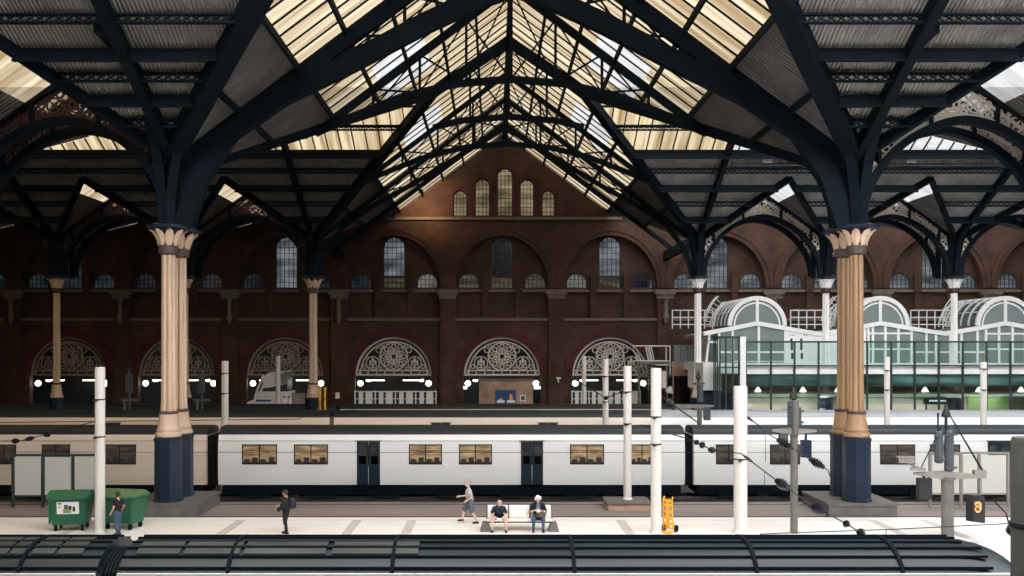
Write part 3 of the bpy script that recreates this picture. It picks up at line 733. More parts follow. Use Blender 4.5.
# ------------------------------------------------------------------ bay arches with fretwork spandrels
AH = BAY/2
def arch_z(u):            # intrados
    r = min(1, abs(u)/4.55); return 12.95+4.55*math.sqrt(max(0, 1-r**1.7))
def ped_z(u): return 19.35-.48*abs(u)-.05*u*u
def arch_meshes(fm):
    us = [4.55*math.sin(PI/2*i/18) for i in range(-18, 19)]
    rib = MB(); rib.sweep([(u, 0, arch_z(u)+.16) for u in us], .5, .34, (0,1,0))
    rib = rib.mesh('rib', M['iron'], 30)
    ped = MB()
    ped.sweep([(u, 0, ped_z(u)) for u in [4.95*i/12 for i in range(-12, 13)]], .45, .28, (0,1,0))
    for sg in (-1, 1):
        for u in (1.45, 3.75):
            ped.beam((sg*u, 0, arch_z(u)+.2), (sg*(u+.1), 0, ped_z(u)), .16, .34, (0,1,0))
        ped.beam((sg*4.75, 0, 12.95), (sg*4.75, 0, ped_z(4.8)), .3, .4, (0,1,0))
    ped = ped.mesh('frame', M['iron'], 0)
    fr = MB(); rnd = random.Random(3)
    def inside(u, z, r):
        if abs(u) > 4.55-r: return False
        return arch_z(u)+.30+r*.92 < z < ped_z(u)-.12-r*.92 and all(abs(abs(u)-q) > r for q in (1.45, 3.8)) and (abs(u) > r*.0)
    pts = []
    for r in (.36, .26, .19, .14, .10, .07):
        for _ in range(1200):
            u, z = rnd.uniform(0, 4.5), rnd.uniform(13, 19)
            if inside(u, z, r) and (u > r+.02 or u < .02) and all((u-a)**2+(z-b)**2 > (r+q)**2*.93 for a, b, q in pts): pts.append((u, z, r))
    for u, z, r in pts:
        for sg in (-1, 1):
            fr.ring(sg*u, z, r-.07 if r > .08 else .01, r+.015, -.04, .04, n=16 if r > .2 else 8)
            if r > .2:
                fr.ring(sg*u, z, 0.005, r*.33, -.04, .04, n=8)
                for q in range(4):
                    a = PI/4+PI/2*q; fr.beam((sg*u+math.cos(a)*r*.3, 0, z+math.sin(a)*r*.3), (sg*u+math.cos(a)*r*.95, 0, z+math.sin(a)*r*.95), .07, .08, (0,1,0))
    # thin plate edge following arch and pediment
    fr.sweep([(u, 0, arch_z(u)+.40) for u in us], .08, .14, (0,1,0))
    for sg in (-1, 1): fr.beam((0, 0, ped_z(0)-.2), (sg*4.5, 0, ped_z(4.5)-.2), .08, .12)
    return rib, ped, fr.mesh('fretwork', fm, 0)
AM = {'l': arch_meshes(M['iron_red']), 'r': arch_meshes(M['fret'])}
for sg, side, xs in ((-1, 'left', XL), (1, 'right', XR)):
    for i, (a, b) in enumerate(zip(xs, xs[1:])):
        for d, row in ((D1+.1, 'nearest'), (D1B, 'nearest inner'), (D2, 'far'), (D2B, 'far inner')):
            if i == 3 and d < D2: continue
            if d == D2B and i < 4 and False: continue
            t = thing('bay_arch', '%s arch outward, %s row %s, %s fretwork spandrels' % (ORD[i], row, side, 'dull red' if sg < 0 else 'stone coloured'), 'arch', ((a+b)/2, d, 0), 0, 'fretwork bay arches')
            for nm, me in zip(('rib', 'frame', 'fretwork'), AM['l' if sg < 0 else 'r']):
                o = bpy.data.objects.new(nm, me); C.objects.link(o); o.parent = t
# curved brackets springing from each column
def bracket(x, d, dx, dy, rise, label):
    """quarter-ellipse rib with a solid web, from the column head outwards along (dx,dy)"""
    t = thing('column_bracket', label, 'bracket', (x, d, 12.9), 0, 'curved column brackets', True)
    L = math.hypot(dx, dy); e = Vector((dx/L, dy/L, 0)); sd = e.cross(Vector((0,0,1)))
    n = 14; low = []; up = []
    for i in range(n+1):
        a = PI/2*i/n; s_ = .35+(L-.35)*(1-math.cos(a)); z = 12.95+rise*math.sin(a)
        low.append(Vector((x, d, z))+e*s_)
    b = MB(); b.sweep(low, .42, .34, sd); b.build('rib', M['iron'], t, smooth=30)
    return t, low
def webbed(x, d, dx, dy, zend, label):
    """solid web between the curved rib and the straight girder line running from z=15.6 up to zend"""
    t, low = bracket(x, d, dx, dy, zend-13.0, label)
    L = math.hypot(dx, dy); b = MB(); e = Vector((dx/L, dy/L, 0)); sd = e.cross(Vector((0,0,1)))*.05
    A = []; B = []
    for p in low:
        s_ = (p-Vector((x, d, p.z))).dot(e)/L; z = max(p.z+.02, 15.6+(zend-15.6)*s_)
        A.append([b.bm.verts.new(q) for q in (p-sd, Vector((p.x, p.y, z))-sd)]); B.append([b.bm.verts.new(q) for q in (p+sd, Vector((p.x, p.y, z))+sd)])
    for i in range(len(low)-1):
        b._face([A[i][0], A[i+1][0], A[i+1][1], A[i][1]]); b._face([B[i][0], B[i][1], B[i+1][1], B[i+1][0]])
        b._face([A[i][1], A[i+1][1], B[i+1][1], B[i][1]]); b._face([A[i][0], B[i][0], B[i+1][0], A[i+1][0]])
    b._face([A[0][0], A[0][1], B[0][1], B[0][0]]); b._face([A[-1][0], B[-1][0], B[-1][1], A[-1][1]])
    b.build('web_plate', M['iron'], t, smooth=0)
for sg, side, xs in ((-1, 'left', XL), (1, 'right', XR)):
    for i, x in enumerate(xs[:3]):
        nm = '%s column line %s' % (ORD[i], side)
        x1 = XD[side] if i == 0 else x
        webbed(x1, D1, 0, -7.5, 19.4, 'dark curved bracket toward the camera, nearest row, %s' % nm)
        webbed(x, D2, 0, -6.5, 18.9, 'dark curved bracket reaching forward, far row, %s' % nm)
        webbed(x1, D1B, 0, 6.5, 18.9, 'dark curved bracket reaching back, nearest row, %s' % nm)
    x = xs[0]; x1 = XD[side]
    def tip(p, q, k): p, q = Vector(p), Vector(q); v = p.lerp(q, k); return v.x-p.x, v.y-p.y, v.z-.15
    webbed(x1, D1, *tip((x1, D1, 15.75), (XC+sg*uval(33), 33, zmain(33)-.2), .72), 'dark diagonal bracket under the front valley girder, big %s column' % side)
    webbed(x, D2, *tip((x, D2, 15.8), (XC+sg*4.75, 61.7, 23.4), .5), 'dark diagonal bracket under the far valley girder on the %s' % side)
    webbed(x1, D1B, *tip((x1, D1B, 15.8), (XC+sg*4.75, 61.7, 23.4), .42), 'dark diagonal bracket under the rear valley girder, big %s column' % side)
    # filled haunch of the big front arch
    t = thing('arch_haunch', 'dark solid haunch plate where the big front arch meets the %s column' % side, 'haunch plate', (x, D1, 12.9), 0, None, True)
    b = MB(); b.poly([(XC+sg*u, lower(u, 1)) for u in (14.75, 14.4, 14.0, 13.4, 12.7, 11.6, 10.4, 9.0, 7.4)] + [(XC+sg*u, RIDGE-TS*u-.5) for u in (7.4, 9.0, 12, HALF)] + [(x, 12.95)], D1-.05, D1+.05)
    b.build('plate', M['iron'], t, smooth=0)
# ------------------------------------------------------------------ trains
def carriage(x0, x1, dn, label, wins=(), doors=(), body='train_white', roof='train_roof', zs=2.6, zc=3.03, cream=None, group='carriages', endcap=0.0, depth=2.8, lights=True):
    dm = dn+depth/2; hw = depth/2
    t = thing('carriage', label, 'carriage', ((x0+x1)/2, dm, -1.1), 0, group, True)
    prof = [(-hw+.1,-.22),(-hw,.2),(-hw,1.4),(-hw+.04,2.1),(-hw+.12,zs-.12),(-hw+.2,zs)]
    full = [(dm+y, z) for y, z in prof] + [(dm-y, z) for y, z in reversed(prof)]
    b = MB(); b.extrude_x(full, x0, x1); b.build('body_shell', M[body], t, smooth=30)
    rp_ = []
    for i in range(13):
        a = PI*i/12; rp_.append((dm-math.cos(a)*(hw-.18), zs-.01+(zc-zs)*math.sin(a)**.75))
    b = MB(); b.extrude_x(rp_ + [(dm+hw-.2, zs-.05), (dm-hw+.2, zs-.05)], x0, x1); b.build('roof', M[roof], t, smooth=40)
    b = MB(); b.box(x0+.2, x1-.2, dm-hw+.15, dm+hw-.15, -.75, -.22)
    for i in range(7):
        xx = x0+2.2+(x1-x0-4.4)*i/6; b.box(xx-.9, xx+.7, dm-hw+.1, dm-hw+.5, -.85, -.25)
    b.build('underframe', M['under'], t, smooth=0)
    for xx in (x0+3, x1-3):
        b = MB(); b.box(xx-1.7, xx+1.7, dm-1.05, dm+1.05, -.8, -.45); bg_ = b.build('bogie', M['under'], t, smooth=0)
        for q in (-1.1, 1.1):
            b = MB(); Mx = Matrix.Rotation(PI/2, 4, 'X')
            for y in (dm-.72, dm+.72): b.lathe([(.1,-.09),(.42,-.09),(.45,-.02),(.42,.06),(.1,.06)], (xx+q, y, -.58), 20, M=Mx)
            b.build('wheelset', M['steel'], bg_)
    for (a, c, zb, zt, lit) in wins:
        b = MB(); y = dn-.025
        b.box(a, c, y, y+.06, zt-.06, zt); b.box(a, c, y, y+.06, zb, zb+.06); b.box(a, a+.06, y, y+.06, zb, zt); b.box(c-.06, c, y, y+.06, zb, zt)
        b.box(a, c, y+.005, y+.05, zt-.38, zt-.34); b.box((a+c)/2-.03, (a+c)/2+.03, y+.005, y+.05, zb, zt)
        f = b.build('window', M['train_win'], t, smooth=0)
        b = MB(); n_ = 4
        for i_ in range(n_):
            sw = (c-a-.1)/n_; xs_ = a+.05+sw*i_; b.box(xs_+sw*.12, xs_+sw*.8, y+.006, y+.03, zb+.02, zb+.30+.10*(i_ % 2))
        b.box(a+.05, c-.05, y+.004, y+.03, zb+.02, zb+.16); b.build('seat_backs', M['seat'], f, smooth=0)
        b = MB(); b.box(a+.04, c-.04, y+.012, y+.05, zb+.04, zt-.04); b.build('pane', M['warm_in' if lit else 'dark_in'], f, smooth=0)
    for (a, c) in doors:
        b = MB(); y = dn-.03; zb, zt = -.2, 2.22
        mid = (a+c)/2
        for (p, q) in ((a, mid-.015), (mid+.015, c)):
            b.poly([(p,zb),(q,zb),(q,zt),(p,zt)], y, y+.08, [[(p+.12,.95),(q-.12,.95),(q-.12,zt-.22),(p+.12,zt-.22)]])
        f = b.build('door', M['train_door'], t, smooth=0)
        b = MB(); b.box(a+.1, c-.1, y+.03, y+.05, .93, zt-.2); b.build('door_window', M['train_win'], f, smooth=0)
        b = MB(); b.box(a-.1, c+.1, y-.02, y+.04, zt, zt+.06); b.build('door_rail', M['cab_light'], f, smooth=0)
    return t
TD = 55.0
def tx(p): return PX(p, TD)
WZ = (.93, 2.05)
def W(a, b, lit): return (tx(a), tx(b), WZ[0], WZ[1], lit)
carriage(tx(218), tx(685), TD, 'white carriage in the middle of the picture with two navy door pairs', [W(242,277,1), W(294,328,1), W(409,442,1), W(459,492,1), W(570,604,1), W(630,654,1)], [(tx(357), tx(380)), (tx(521), tx(543))], group='white train carriages')
carriage(tx(-240), tx(206), TD, 'cream tinted carriage behind the big left twin column and the shelter', [W(-60,-20,0), W(-8,16,0), W(42,70,0), W(103,136,0)], [(tx(-110), tx(-87))], body='train_cream', group='white train carriages')
carriage(tx(694), tx(1160), TD, 'white carriage behind the big right twin column', [W(716,741,0), W(770,800,0), W(880,915,0), W(930,960,0)], [(tx(988), tx(1011))], group='white train carriages')
for p, lb in ((689.5, 'right'), (212, 'left')):
    b = MB()
    a0, a1 = (tx(685), tx(694)) if lb == 'right' else (tx(206), tx(218))
    n = 5
    for i in range(n):
        x = a0+(a1-a0)*i/n; w_ = (a1-a0)/n
        b.box(x+.01, x+w_*.6, TD+.3, TD+2.5, -.3, 2.5); b.box(x+w_*.6, x+w_+.0, TD+.36, TD+2.44, -.24, 2.44)
    tag(b.build('gangway_bellows', M['rubber'], smooth=0), 'black gangway bellows at the %s end of the middle white carriage' % lb, 'bellows', 'gangway bellows')
# trains standing on the tracks beyond
D3, D4 = 68.0, 79.4
def X3(p): return PX(p, D3)
def X4(p): return PX(p, D4)
def rowwins(a, b, n):
    r = []
    for i in range(n):
        x = a+(b-a)*(i+.5)/n; r.append((x-.8, x+.8, .93, 2.05, 0))
    return r
for a, c, bd, rf, lb in ((-330, 330, 'train_cream', 'train_roof', 'cream sided carriage with dark roof standing beyond the train, left part'),
                         (333, 655, 'train_cream', 'train_roof', 'cream sided carriage with dark roof standing beyond the train, middle part'),
                         (658, 1250, 'train_white', 'roof_lit_tint', 'pale roofed carriage standing beyond the train on the right')):
    carriage(X3(a)+.05, X3(c)-.05, D3, lb, rowwins(X3(a)+3, X3(c)-3, 9), [(X3(a)+(X3(c)-X3(a))*q-.65, X3(a)+(X3(c)-X3(a))*q+.65) for q in (.335, .668)], body=bd, roof=rf, group='parked carriages')
for a, c, bd, rf, lb in ((-330, 336, 'train_roof', 'train_roof', 'farthest dark carriage by the concourse on the left, grimy roof'),
                         (339, 672, 'train_cream', 'train_roof', 'farthest carriage by the concourse in front of the brick kiosk'),
                         (675, 1250, 'roof_lit_tint', 'roof_lit_tint', 'farthest pale carriage under the mezzanine on the right')):
    carriage(X4(a)+.05, X4(c)-.05, D4, lb, rowwins(X4(a)+3, X4(c)-3, 8), [(X4(a)+(X4(c)-X4(a))*q-.65, X4(a)+(X4(c)-X4(a))*q+.65) for q in (.335, .668)], body=bd, roof=rf, zs=2.42, zc=2.78, group='parked carriages')

# ------------------------------------------------------------------ carriages in front
def front_carriage(x0, x1, label, panels, round_end=0.0, dn=23.3):
    dm, hw = dn+1.4, 1.4
    t = thing('carriage', label, 'carriage', ((x0+x1)/2, dm, -1.1), 0, 'front carriages', True)
    zs, zc = 2.16, 2.76
    prof = [(-hw+.08,-.2),(-hw,.3),(-hw,1.5),(-hw+.03,2.0),(-hw+.05,zs)]
    b = MB(); b.extrude_x([(dm+y, z) for y, z in prof]+[(dm-y, z) for y, z in reversed(prof)], x0, x1-round_end*.3); b.build('body_shell', M['cab_grey'], t, smooth=30)
    def rz(s_): return zs+(zc-zs)*(max(0, 1-abs(s_)**2.4))**.8          # s_: -1 near .. 1 far
    N_ = 24
    b = MB(); xs = [x0, x1] if not round_end else [x0, x1-round_end] + [x1-round_end+round_end*math.sin(PI/2*i/7) for i in range(1, 8)]
    rows = []
    for x in xs:
        k = 1 if not round_end or x <= x1-round_end else math.sqrt(max(.02, 1-((x-x1+round_end)/round_end)**2))
        rows.append([b.bm.verts.new((x, dm+hw*(-1+2*i/N_)*(.55+.45*k), zs-.02+(rz(-1+2*i/N_)-zs)*k)) for i in range(N_+1)])
    for p, q in zip(rows, rows[1:]):
        for i in range(N_): b._face([p[i], p[i+1], q[i+1], q[i]])
    b._face(rows[0]); b._face(rows[-1])
    b.build('roof', M['front_roof'], t, smooth=40)
    for s_ in (-.93, -.74, -.52, -.28, .0, .30, .62):
        b = MB(); y, z = dm+hw*s_, rz(s_); xe = x1-round_end*(.55 if s_ < -.5 else .75)
        b.hull8([(x0,y-.035,z-.03),(x0,y+.035,z-.03),(x0,y+.025,z+.03),(x0,y-.025,z+.03)], [(xe,y-.035,z-.03),(xe,y+.035,z-.03),(xe,y+.025,z+.03),(xe,y-.025,z+.03)])
        b.build('roof_rib', M['under'], t, smooth=0)
    b = MB(); b.box(x0, x1-round_end*.15, dn-.03, dn+.08, zs-.07, zs+.03); b.build('cantrail', M['white'], t, smooth=0)
    n = max(1, int((x1-x0)/2.3))
    for i in range(n):
        xx = x0+(i+.5)*(x1-x0)/n
        b = MB(); b.box(xx-.7, xx+.7, dn-.03, dn+.05, .75, 1.75); b.build('window', M['train_win'], t, smooth=0)
    for (a, c, s0, s1) in panels:
        b = MB(); pts = [s0+(s1-s0)*i/4 for i in range(5)]
        top = [[b.bm.verts.new((x, dm+hw*s_, rz(s_)+.035)) for s_ in pts] for x in (a, c)]
        bot = [[b.bm.verts.new((x, dm+hw*s_, rz(s_)-.02)) for s_ in pts] for x in (a, c)]
        for i in range(4): b._face([top[0][i], top[0][i+1], top[1][i+1], top[1][i]])
        for L_, U_ in ((bot[0], top[0]), (bot[1], top[1])):
            for i in range(4): b._face([L_[i], L_[i+1], U_[i+1], U_[i]])
        for e in (0, 4): b._face([bot[0][e], bot[1][e], top[1][e], top[0][e]])
        b.build('roof_panel', M['front_panel'], t, smooth=0)
    for xx in [x0+(x1-x0)*q for q in (.12, .3, .5, .7, .86)]:
        b = MB(); b.sweep([(xx, dm+hw*(-.98+1.96*i/14), rz(-.98+1.96*i/14)+.015) for i in range(15)], .09, .05, (1,0,0)); b.build('roof_seam', M['under'], t, smooth=0)
    b = MB(); b.box(x0+.2, x1-.6, dm-1.2, dm+1.2, -.8, -.2); b.build('underframe', M['under'], t, smooth=0)
    for xx in (x0+2.6, x1-3):
        b = MB(); b.box(xx-1.6, xx+1.6, dm-1, dm+1, -.8, -.45); bg_ = b.build('bogie', M['under'], t, smooth=0)
        for q in (-1.1, 1.1):
            b = MB(); Mx = Matrix.Rotation(PI/2, 4, 'X')
            for y in (dm-.72, dm+.72): b.lathe([(.1,-.09),(.42,-.09),(.45,-.02),(.42,.06),(.1,.06)], (xx+q, y, -.58), 16, M=Mx)
            b.build('wheelset', M['steel'], bg_)
    return t
fd = 24.4
xa = lambda p: PX(p, fd)
rowp = []
for (a, c) in ((-60,-10),(-6,20),(23,40),(44,66),(69,93)):
    for (s0, s1) in ((-.70,-.56),(-.48,-.32),(-.24,-.04)): rowp.append((xa(a), xa(c), s0, s1))
front_carriage(xa(-420), xa(113), 'grimy grey panelled carriage roof at bottom left in front of the green bins', rowp)
rp2 = []
for (a, c) in ((146,188),(192,246),(250,330),(336,420)):
    for (s0, s1) in ((-.70,-.56),(-.48,-.32)): rp2.append((xa(a), xa(c), s0, s1))
front_carriage(xa(134), xa(1008), 'long dark ribbed carriage roof along the bottom of the picture', rp2, 1.6)
b = MB()
for i in range(6):
    x = xa(113)+(xa(134)-xa(113))*i/6; w_ = (xa(134)-xa(113))/6
    for (k, p, q) in ((1.0, 0, .6), (.93, .6, 1.0)):
        pr = [(24.7-1.15*k, -.3), (24.7-1.15*k, 1.9)] + [(24.7-1.15*k*math.cos(PI*j/8), 1.9+.62*k*math.sin(PI*j/8)) for j in range(1, 8)] + [(24.7+1.15*k, 1.9), (24.7+1.15*k, -.3)]
        b.extrude_x(pr, x+w_*p, x+w_*q)
tag(b.build('gangway_bellows', M['rubber'], smooth=0), 'dark gangway bellows between the two front carriages below the man by the bins', 'bellows', 'gangway bellows')

# ------------------------------------------------------------------ white posts
def post(px, top, d, dia, label, collars=()):
    x, z = PX(px, d), PZ(top, d)
    t = thing('post', label, 'post', (x, d, 0), 0, 'white posts')
    r = dia/2; base = -1.1 if d not in (39.8, 46.3) else (.32 if d == 46.3 else 0)
    b = MB(); b.lathe([(r, base), (r, z-.04), (r*.9, z)], (0,0,0), 24); b.build('shaft', M['post_white'], t)
    b = MB(); b.lathe([(r+.05, base), (r+.05, base+.05), (r+.02, base+.09), (r+.0, base+.14)], (0,0,0), 20); b.build('foot', M['post_white'], t)
    for zc in collars:
        b = MB(); b.lathe([(r+.0, zc-.03), (r+.012, zc-.02), (r+.012, zc+.02), (r+.0, zc+.03)], (0,0,0), 20); b.beam((0, -r, zc), (-.16, -r-.1, zc-.05), .07, .07); b.build('clamp', M['wire'], t)
    return t
post(100, 367, 39.8, .40, 'tall white post between the two green wheeled bins', (5.4, 3.9))
post(225, 361, 59.2, .42, 'white post rising behind the train between the big left column and the truck', (5.9, 4.7))
post(278, 356, 84.2, .40, 'thin white post in front of the white truck cab', ())
post(584, 356, 84.2, .38, 'farthest white post left of the four clustered near the metal stair', ())
post(605.5, 359, 66.0, .40, 'white post second in the cluster before the right lunette grille', (5.5, 3.8))
post(627.5, 366, 46.3, .38, 'white post standing on the brick sided island plinth', (5.4, 3.9))
post(656, 368, 39.8, .42, 'white post beside the yellow hand trolley', (4.7, 3.6))
post(740.5, 386, 39.8, .54, 'thickest white post standing right of the trolley before the glass lift', (3.0,))
post(887, 357, 66.0, .38, 'slim white post just right of the big ochre column', (5.9, 4.6))
post(983.5, 362, 66.0, .42, 'pale grey white post near the right edge in front of the shop windows', (6.0, 4.6))
b = MB(); x0, x1 = PX(608, 45.1), PX(652, 45.1)
b.box(x0, x1, 45.1, 47.1, -.02, .31); o = tag(b.build('plinth', M['brick_buff'], smooth=0), 'low brick sided island plinth under a white post', 'plinth')
b = MB(); b.box(x0-.03, x1+.03, 45.05, 47.15, .29, .345); b.build('capstone', M['concrete'], o, smooth=0)
t = thing('pillar_post', 'thick dark grey post cut off by the right edge of the picture', 'post', (PX(1027, 20), 20, 0))
b = MB(); b.lathe([(.3, -1.1), (.3, 5.65), (.27, 5.73)], (0,0,0), 24); b.build('shaft', M['post_dark'], t)
b = MB(); b.lathe([(.31, 3.9), (.33, 3.92), (.33, 4.0), (.31, 4.02)], (0,0,0), 24); b.build('clamp', M['wire'], t)
for px, d, label in ((129.5, 72, 'thin dark signal post left of the big cream column'), (202, 72, 'thin dark signal post right of the big cream column')):
    t = thing('signal_post', label, 'signal post', (PX(px, d), d, -1.1), 0, 'thin signal posts')
    b = MB(); b.tube([(0,0,0), (0,0,PZ(368, d)+1.1)], .08, 8); b.build('shaft', M['cab_grey'], t)
    b = MB(); b.box(-.22, .22, -.2, .1, 5.2, 6.6); b.build('box', M['cab_grey'], t, smooth=0)
    b = MB(); b.box(-.6, .6, -.1, .1, 4.6, 4.75); b.box(-.35,-.25,-.3,.1,3.9,4.6); b.build('arm', M['post_grey'], t, smooth=0)
    b = MB(); b.ball((0,0,PZ(368, d)+1.15), (.1,.1,.16), 8); b.build('finial', M['wire'], t)
# ------------------------------------------------------------------ equipment masts on the platform
def mast(px, d, zt, ground, label, r, arm, cabs, boxes, finial, grp='equipment masts'):
    """arm: (px0, px1, py) ; cabs: (px0, px1, py0, py1); boxes the same, hanging below"""
    X0 = PX(px, d)
    t = thing('equipment_mast', label, 'mast', (X0, d, ground), 0, grp, True)
    z_arm = PZ(arm[2], d)
    b = MB(); b.lathe([(r, ground), (r, z_arm-.25), (r*1.15, z_arm-.22), (r*1.15, z_arm-.12)], (X0, d, 0), 20); b.build('post', M['post_grey'], t)
    b = MB(); x0, x1 = PX(arm[0], d), PX(arm[1], d)
    th = arm[3] if len(arm) > 3 else .16
    b.hull8([(x0, d-.09, z_arm-.02), (x0, d+.09, z_arm-.02), (x0, d+.09, z_arm+.06), (x0, d-.09, z_arm+.06)], [(X0-.1, d-.14, z_arm-th), (X0-.1, d+.14, z_arm-th), (X0-.1, d+.14, z_arm+.12), (X0-.1, d-.14, z_arm+.12)])
    dr = arm[4] if len(arm) > 4 else 0
    b.hull8([(X0-.1, d-.14, z_arm-th), (X0-.1, d+.14, z_arm-th), (X0-.1, d+.14, z_arm+.12), (X0-.1, d-.14, z_arm+.12)], [(x1, d-.09, z_arm-.04-dr), (x1, d+.09, z_arm-.04-dr), (x1, d+.09, z_arm+.05-dr), (x1, d-.09, z_arm+.05-dr)])
    b.build('cross_arm', M['cab_light'], t, smooth=0)
    for (a, c, p, q) in cabs:
        b = MB(); x0, x1 = PX(a, d), PX(c, d); z0, z1 = PZ(q, d), PZ(p, d); rr = (x1-x0)/2
        b.lathe([(rr*.7, z0), (rr, z0+.06), (rr, z1-.08), (rr*.8, z1)], ((x0+x1)/2, d-.05, 0), 8, a0=PI/8)
        for zz in (z0+.12, z1-.2): b.box(x0-.03, x1+.06, d-.05-rr-.02, d-.05-rr+.06, zz, zz+.08)
        b.build('cabinet', M['cab_grey'], t, smooth=20)
    for (a, c, p, q, mm) in boxes:
        b = MB(); x0, x1 = PX(a, d), PX(c, d); z0, z1 = PZ(q, d), PZ(p, d)
        b.box(x0, x1, d-.2, d+.1, z0, z1); b.box((x0+x1)/2-.04, (x0+x1)/2+.04, d-.08, d, z1, z_arm)
        b.build('hanging_box', M[mm], t, smooth=0)
    zf = PZ(finial[1], d); xf = PX(finial[0], d); ztop = PZ(finial[2], d)
    b = MB(); b.tube([(xf, d, z_arm), (xf, d, zf)], .06, 8); b.lathe([(.05, 0), (.17, (ztop-zf)*.12), (.16, (ztop-zf)*.35), (.07, (ztop-zf)*.75), (.05, ztop-zf), (.01, ztop-zf+.06)], (xf, d, zf), 10); b.build('finial', M['wire'], t)
    return t
m1 = mast(794, 39.8, 0, 0, 'grey equipment mast between the thick white post and the big ochre column', .15, (772, 816, 431, .14), [(787, 795, 401, 427), (795.5, 801, 407, 426)], [(779, 787, 433, 448, 'cab_grey'), (801, 810, 440, 457, 'navy')], (793.5, 400, 388))
b = MB(); b.tube([(PX(794,39.8), 39.6, PZ(434,39.8)), (PX(794,39.8), 39.6, PZ(400,39.8))], .13, 10); b.build('upper_post', M['post_grey'], m1)
m2 = mast(947.5, 38.6, 0, 0, 'heavy grey equipment mast with guyed cross arm and hanging lit display on the right', .235, (914, 984, 474, .22, .1), [(934, 942.5, 431, 463), (944, 953, 430, 471)], [(917, 930, 478, 499, 'wire')], (946, 418, 405))
dm_ = 38.6
b = MB()
for p, q in (((946, 409), (982, 471)), ((948, 412), (984, 472)), ((942, 425), (920, 470)), ((951, 450), (951, 472))): b.tube([PT(*p, dm_), PT(*q, dm_)], .022, 6)
b.build('guy_wires', M['wire'], m2)
b = MB(); b.tube([PT(938, 431, dm_), PT(938, 414, dm_)], .035, 6); b.ball(PT(938, 414, dm_), .05, 6); b.build('antenna', M['wire'], m2)
b = MB(); b.box(PX(979.5,dm_), PX(981.5,dm_), dm_-.05, dm_+.05, PZ(494,dm_), PZ(474,dm_)); b.box(PX(973.5,dm_), PX(985,dm_), dm_-.12, dm_+.12, PZ(478,dm_), PZ(470,dm_)); b.build('hanger', M['cab_light'], m2, smooth=0)
t = thing('display_sign', 'dark hanging display showing small orange lit digits on the right mast', 'sign', PT(975.5, 523, dm_), math.radians(28))
hh = 28*dm_/F; ww = .36
b = MB(); b.hull8([(-ww,-.16,.10),(ww,-.16,-.02),(ww,.16,-.02),(-ww,.16,.10)], [(-ww,-.16,hh+.03),(ww,-.16,hh-.05),(ww,.16,hh-.05),(-ww,.16,hh+.03)]); b.build('casing', M['wire'], t, smooth=0)
b = MB()
for r_ in range(6):
    for c_ in range(5):
        if (r_, c_) in ((0,1),(0,2),(0,3),(1,0),(1,3),(2,1),(2,2),(3,3),(3,4),(4,0),(4,4),(5,1),(5,2),(5,3),(1,4),(2,4),(3,0),(0,0)): b.box(-.25+c_*.075, -.25+c_*.075+.06, -.175, -.158, hh*.78-r_*.07-.055, hh*.78-r_*.07)
b.build('lit_digits', M['orange'], t, smooth=0)
t = thing('security_camera', 'white box camera on the left end of the right mast arm', 'camera', PT(906, 466, dm_), math.radians(-15))
b = MB(); b.box(-.28,.30,-.12,.12,.12,.34); b.box(-.33,.32,-.15,.15,.33,.37); b.build('housing', M['cab_light'], t, smooth=0)
b = MB(); b.lathe([(.07,0),(.085,.06),(.06,.07)], (-.28,0,.23), 12, M=Matrix.Rotation(-PI/2,4,'Y')); b.build('lens', M['wire'], t)
b = MB(); b.tube([(.1,0,.14),(.3,0,0),(.55,0,-.1)], .05, 8); b.box(.15,.7,-.1,.1,-.16,-.06); b.build('bracket', M['cab_light'], t)
m3 = mast(699.5, 66, 0, -1.1, 'small distant equipment mast in front of the white stair block', .16, (685, 714, 406, .2), [(697, 703, 381, 403)], [(703.5, 710, 407, 420, 'cab_grey')], (698.5, 380, 371))
t = thing('loudspeaker', 'small grey cabinet with spotlight fixed behind the white post by the trolley', 'loudspeaker', (PX(663.5, 40.2), 40.2, PZ(385, 40.2)))
k = 40.2/F
b = MB(); b.box(-3.5*k, 2.5*k, -.1, .1, -3*k, 14*k); b.build('cabinet', M['cab_light'], t, smooth=0)
b = MB(); b.lathe([(.03,0),(.1,.05),(.16,.24),(.15,.26)], (2*k, 0, -6*k), 12, M=Matrix.Rotation(PI/2.3,4,'Y')); b.build('horn', M['cab_light'], t)
b = MB(); b.beam((-3*k,-.05,2*k), (-8*k,-.3,2*k), .06, .06); b.build('bracket', M['cab_light'], t)

# ------------------------------------------------------------------ overhead wires
def cable(pts, label, r=.02, insul=(), grp='overhead wires', drop=()):
    """insul: (fraction along, length, radius)"""
    t = thing('overhead_cable', label, 'cable', pts[0], 0, grp, True)
    P = []
    for a, c in zip(pts, pts[1:]):
        for i in range(6): P.append(a.lerp(c, i/6))
    P.append(pts[-1])
    b = MB(); b.tube(P, r, 6); b.build('wire', M['wire'], t)
    def at(f):
        q = f*(len(P)-1); i = min(int(q), len(P)-2); return P[i].lerp(P[i+1], q-i), (P[i+1]-P[i]).normalized()
    for f, L, rad in insul:
        p, d_ = at(f); R = d_.to_track_quat('Z', 'Y').to_matrix().to_4x4()
        prof = [(.02,-L/2),(rad*.4,-L*.46)]
        n = 6
        for i in range(n):
            z = -L*.42+L*.84*i/n; q = math.sin(PI*(i+.7)/(n+.4))
            prof += [(rad*(.45+.55*q)*.62, z), (rad*(.45+.55*q), z+L*.06), (rad*(.45+.55*q)*.62, z+L*.12)]
        prof += [(rad*.4,L*.46),(.02,L/2)]
        b = MB(); b.lathe(prof, p, 12, M=R); b.build('insulator', M['insul'], t)
    for f, L in drop:
        p, d_ = at(f); b = MB(); b.tube([p, p-Vector((0,0,L))], .012, 5); b.build('dropper', M['wire'], t)
    return t
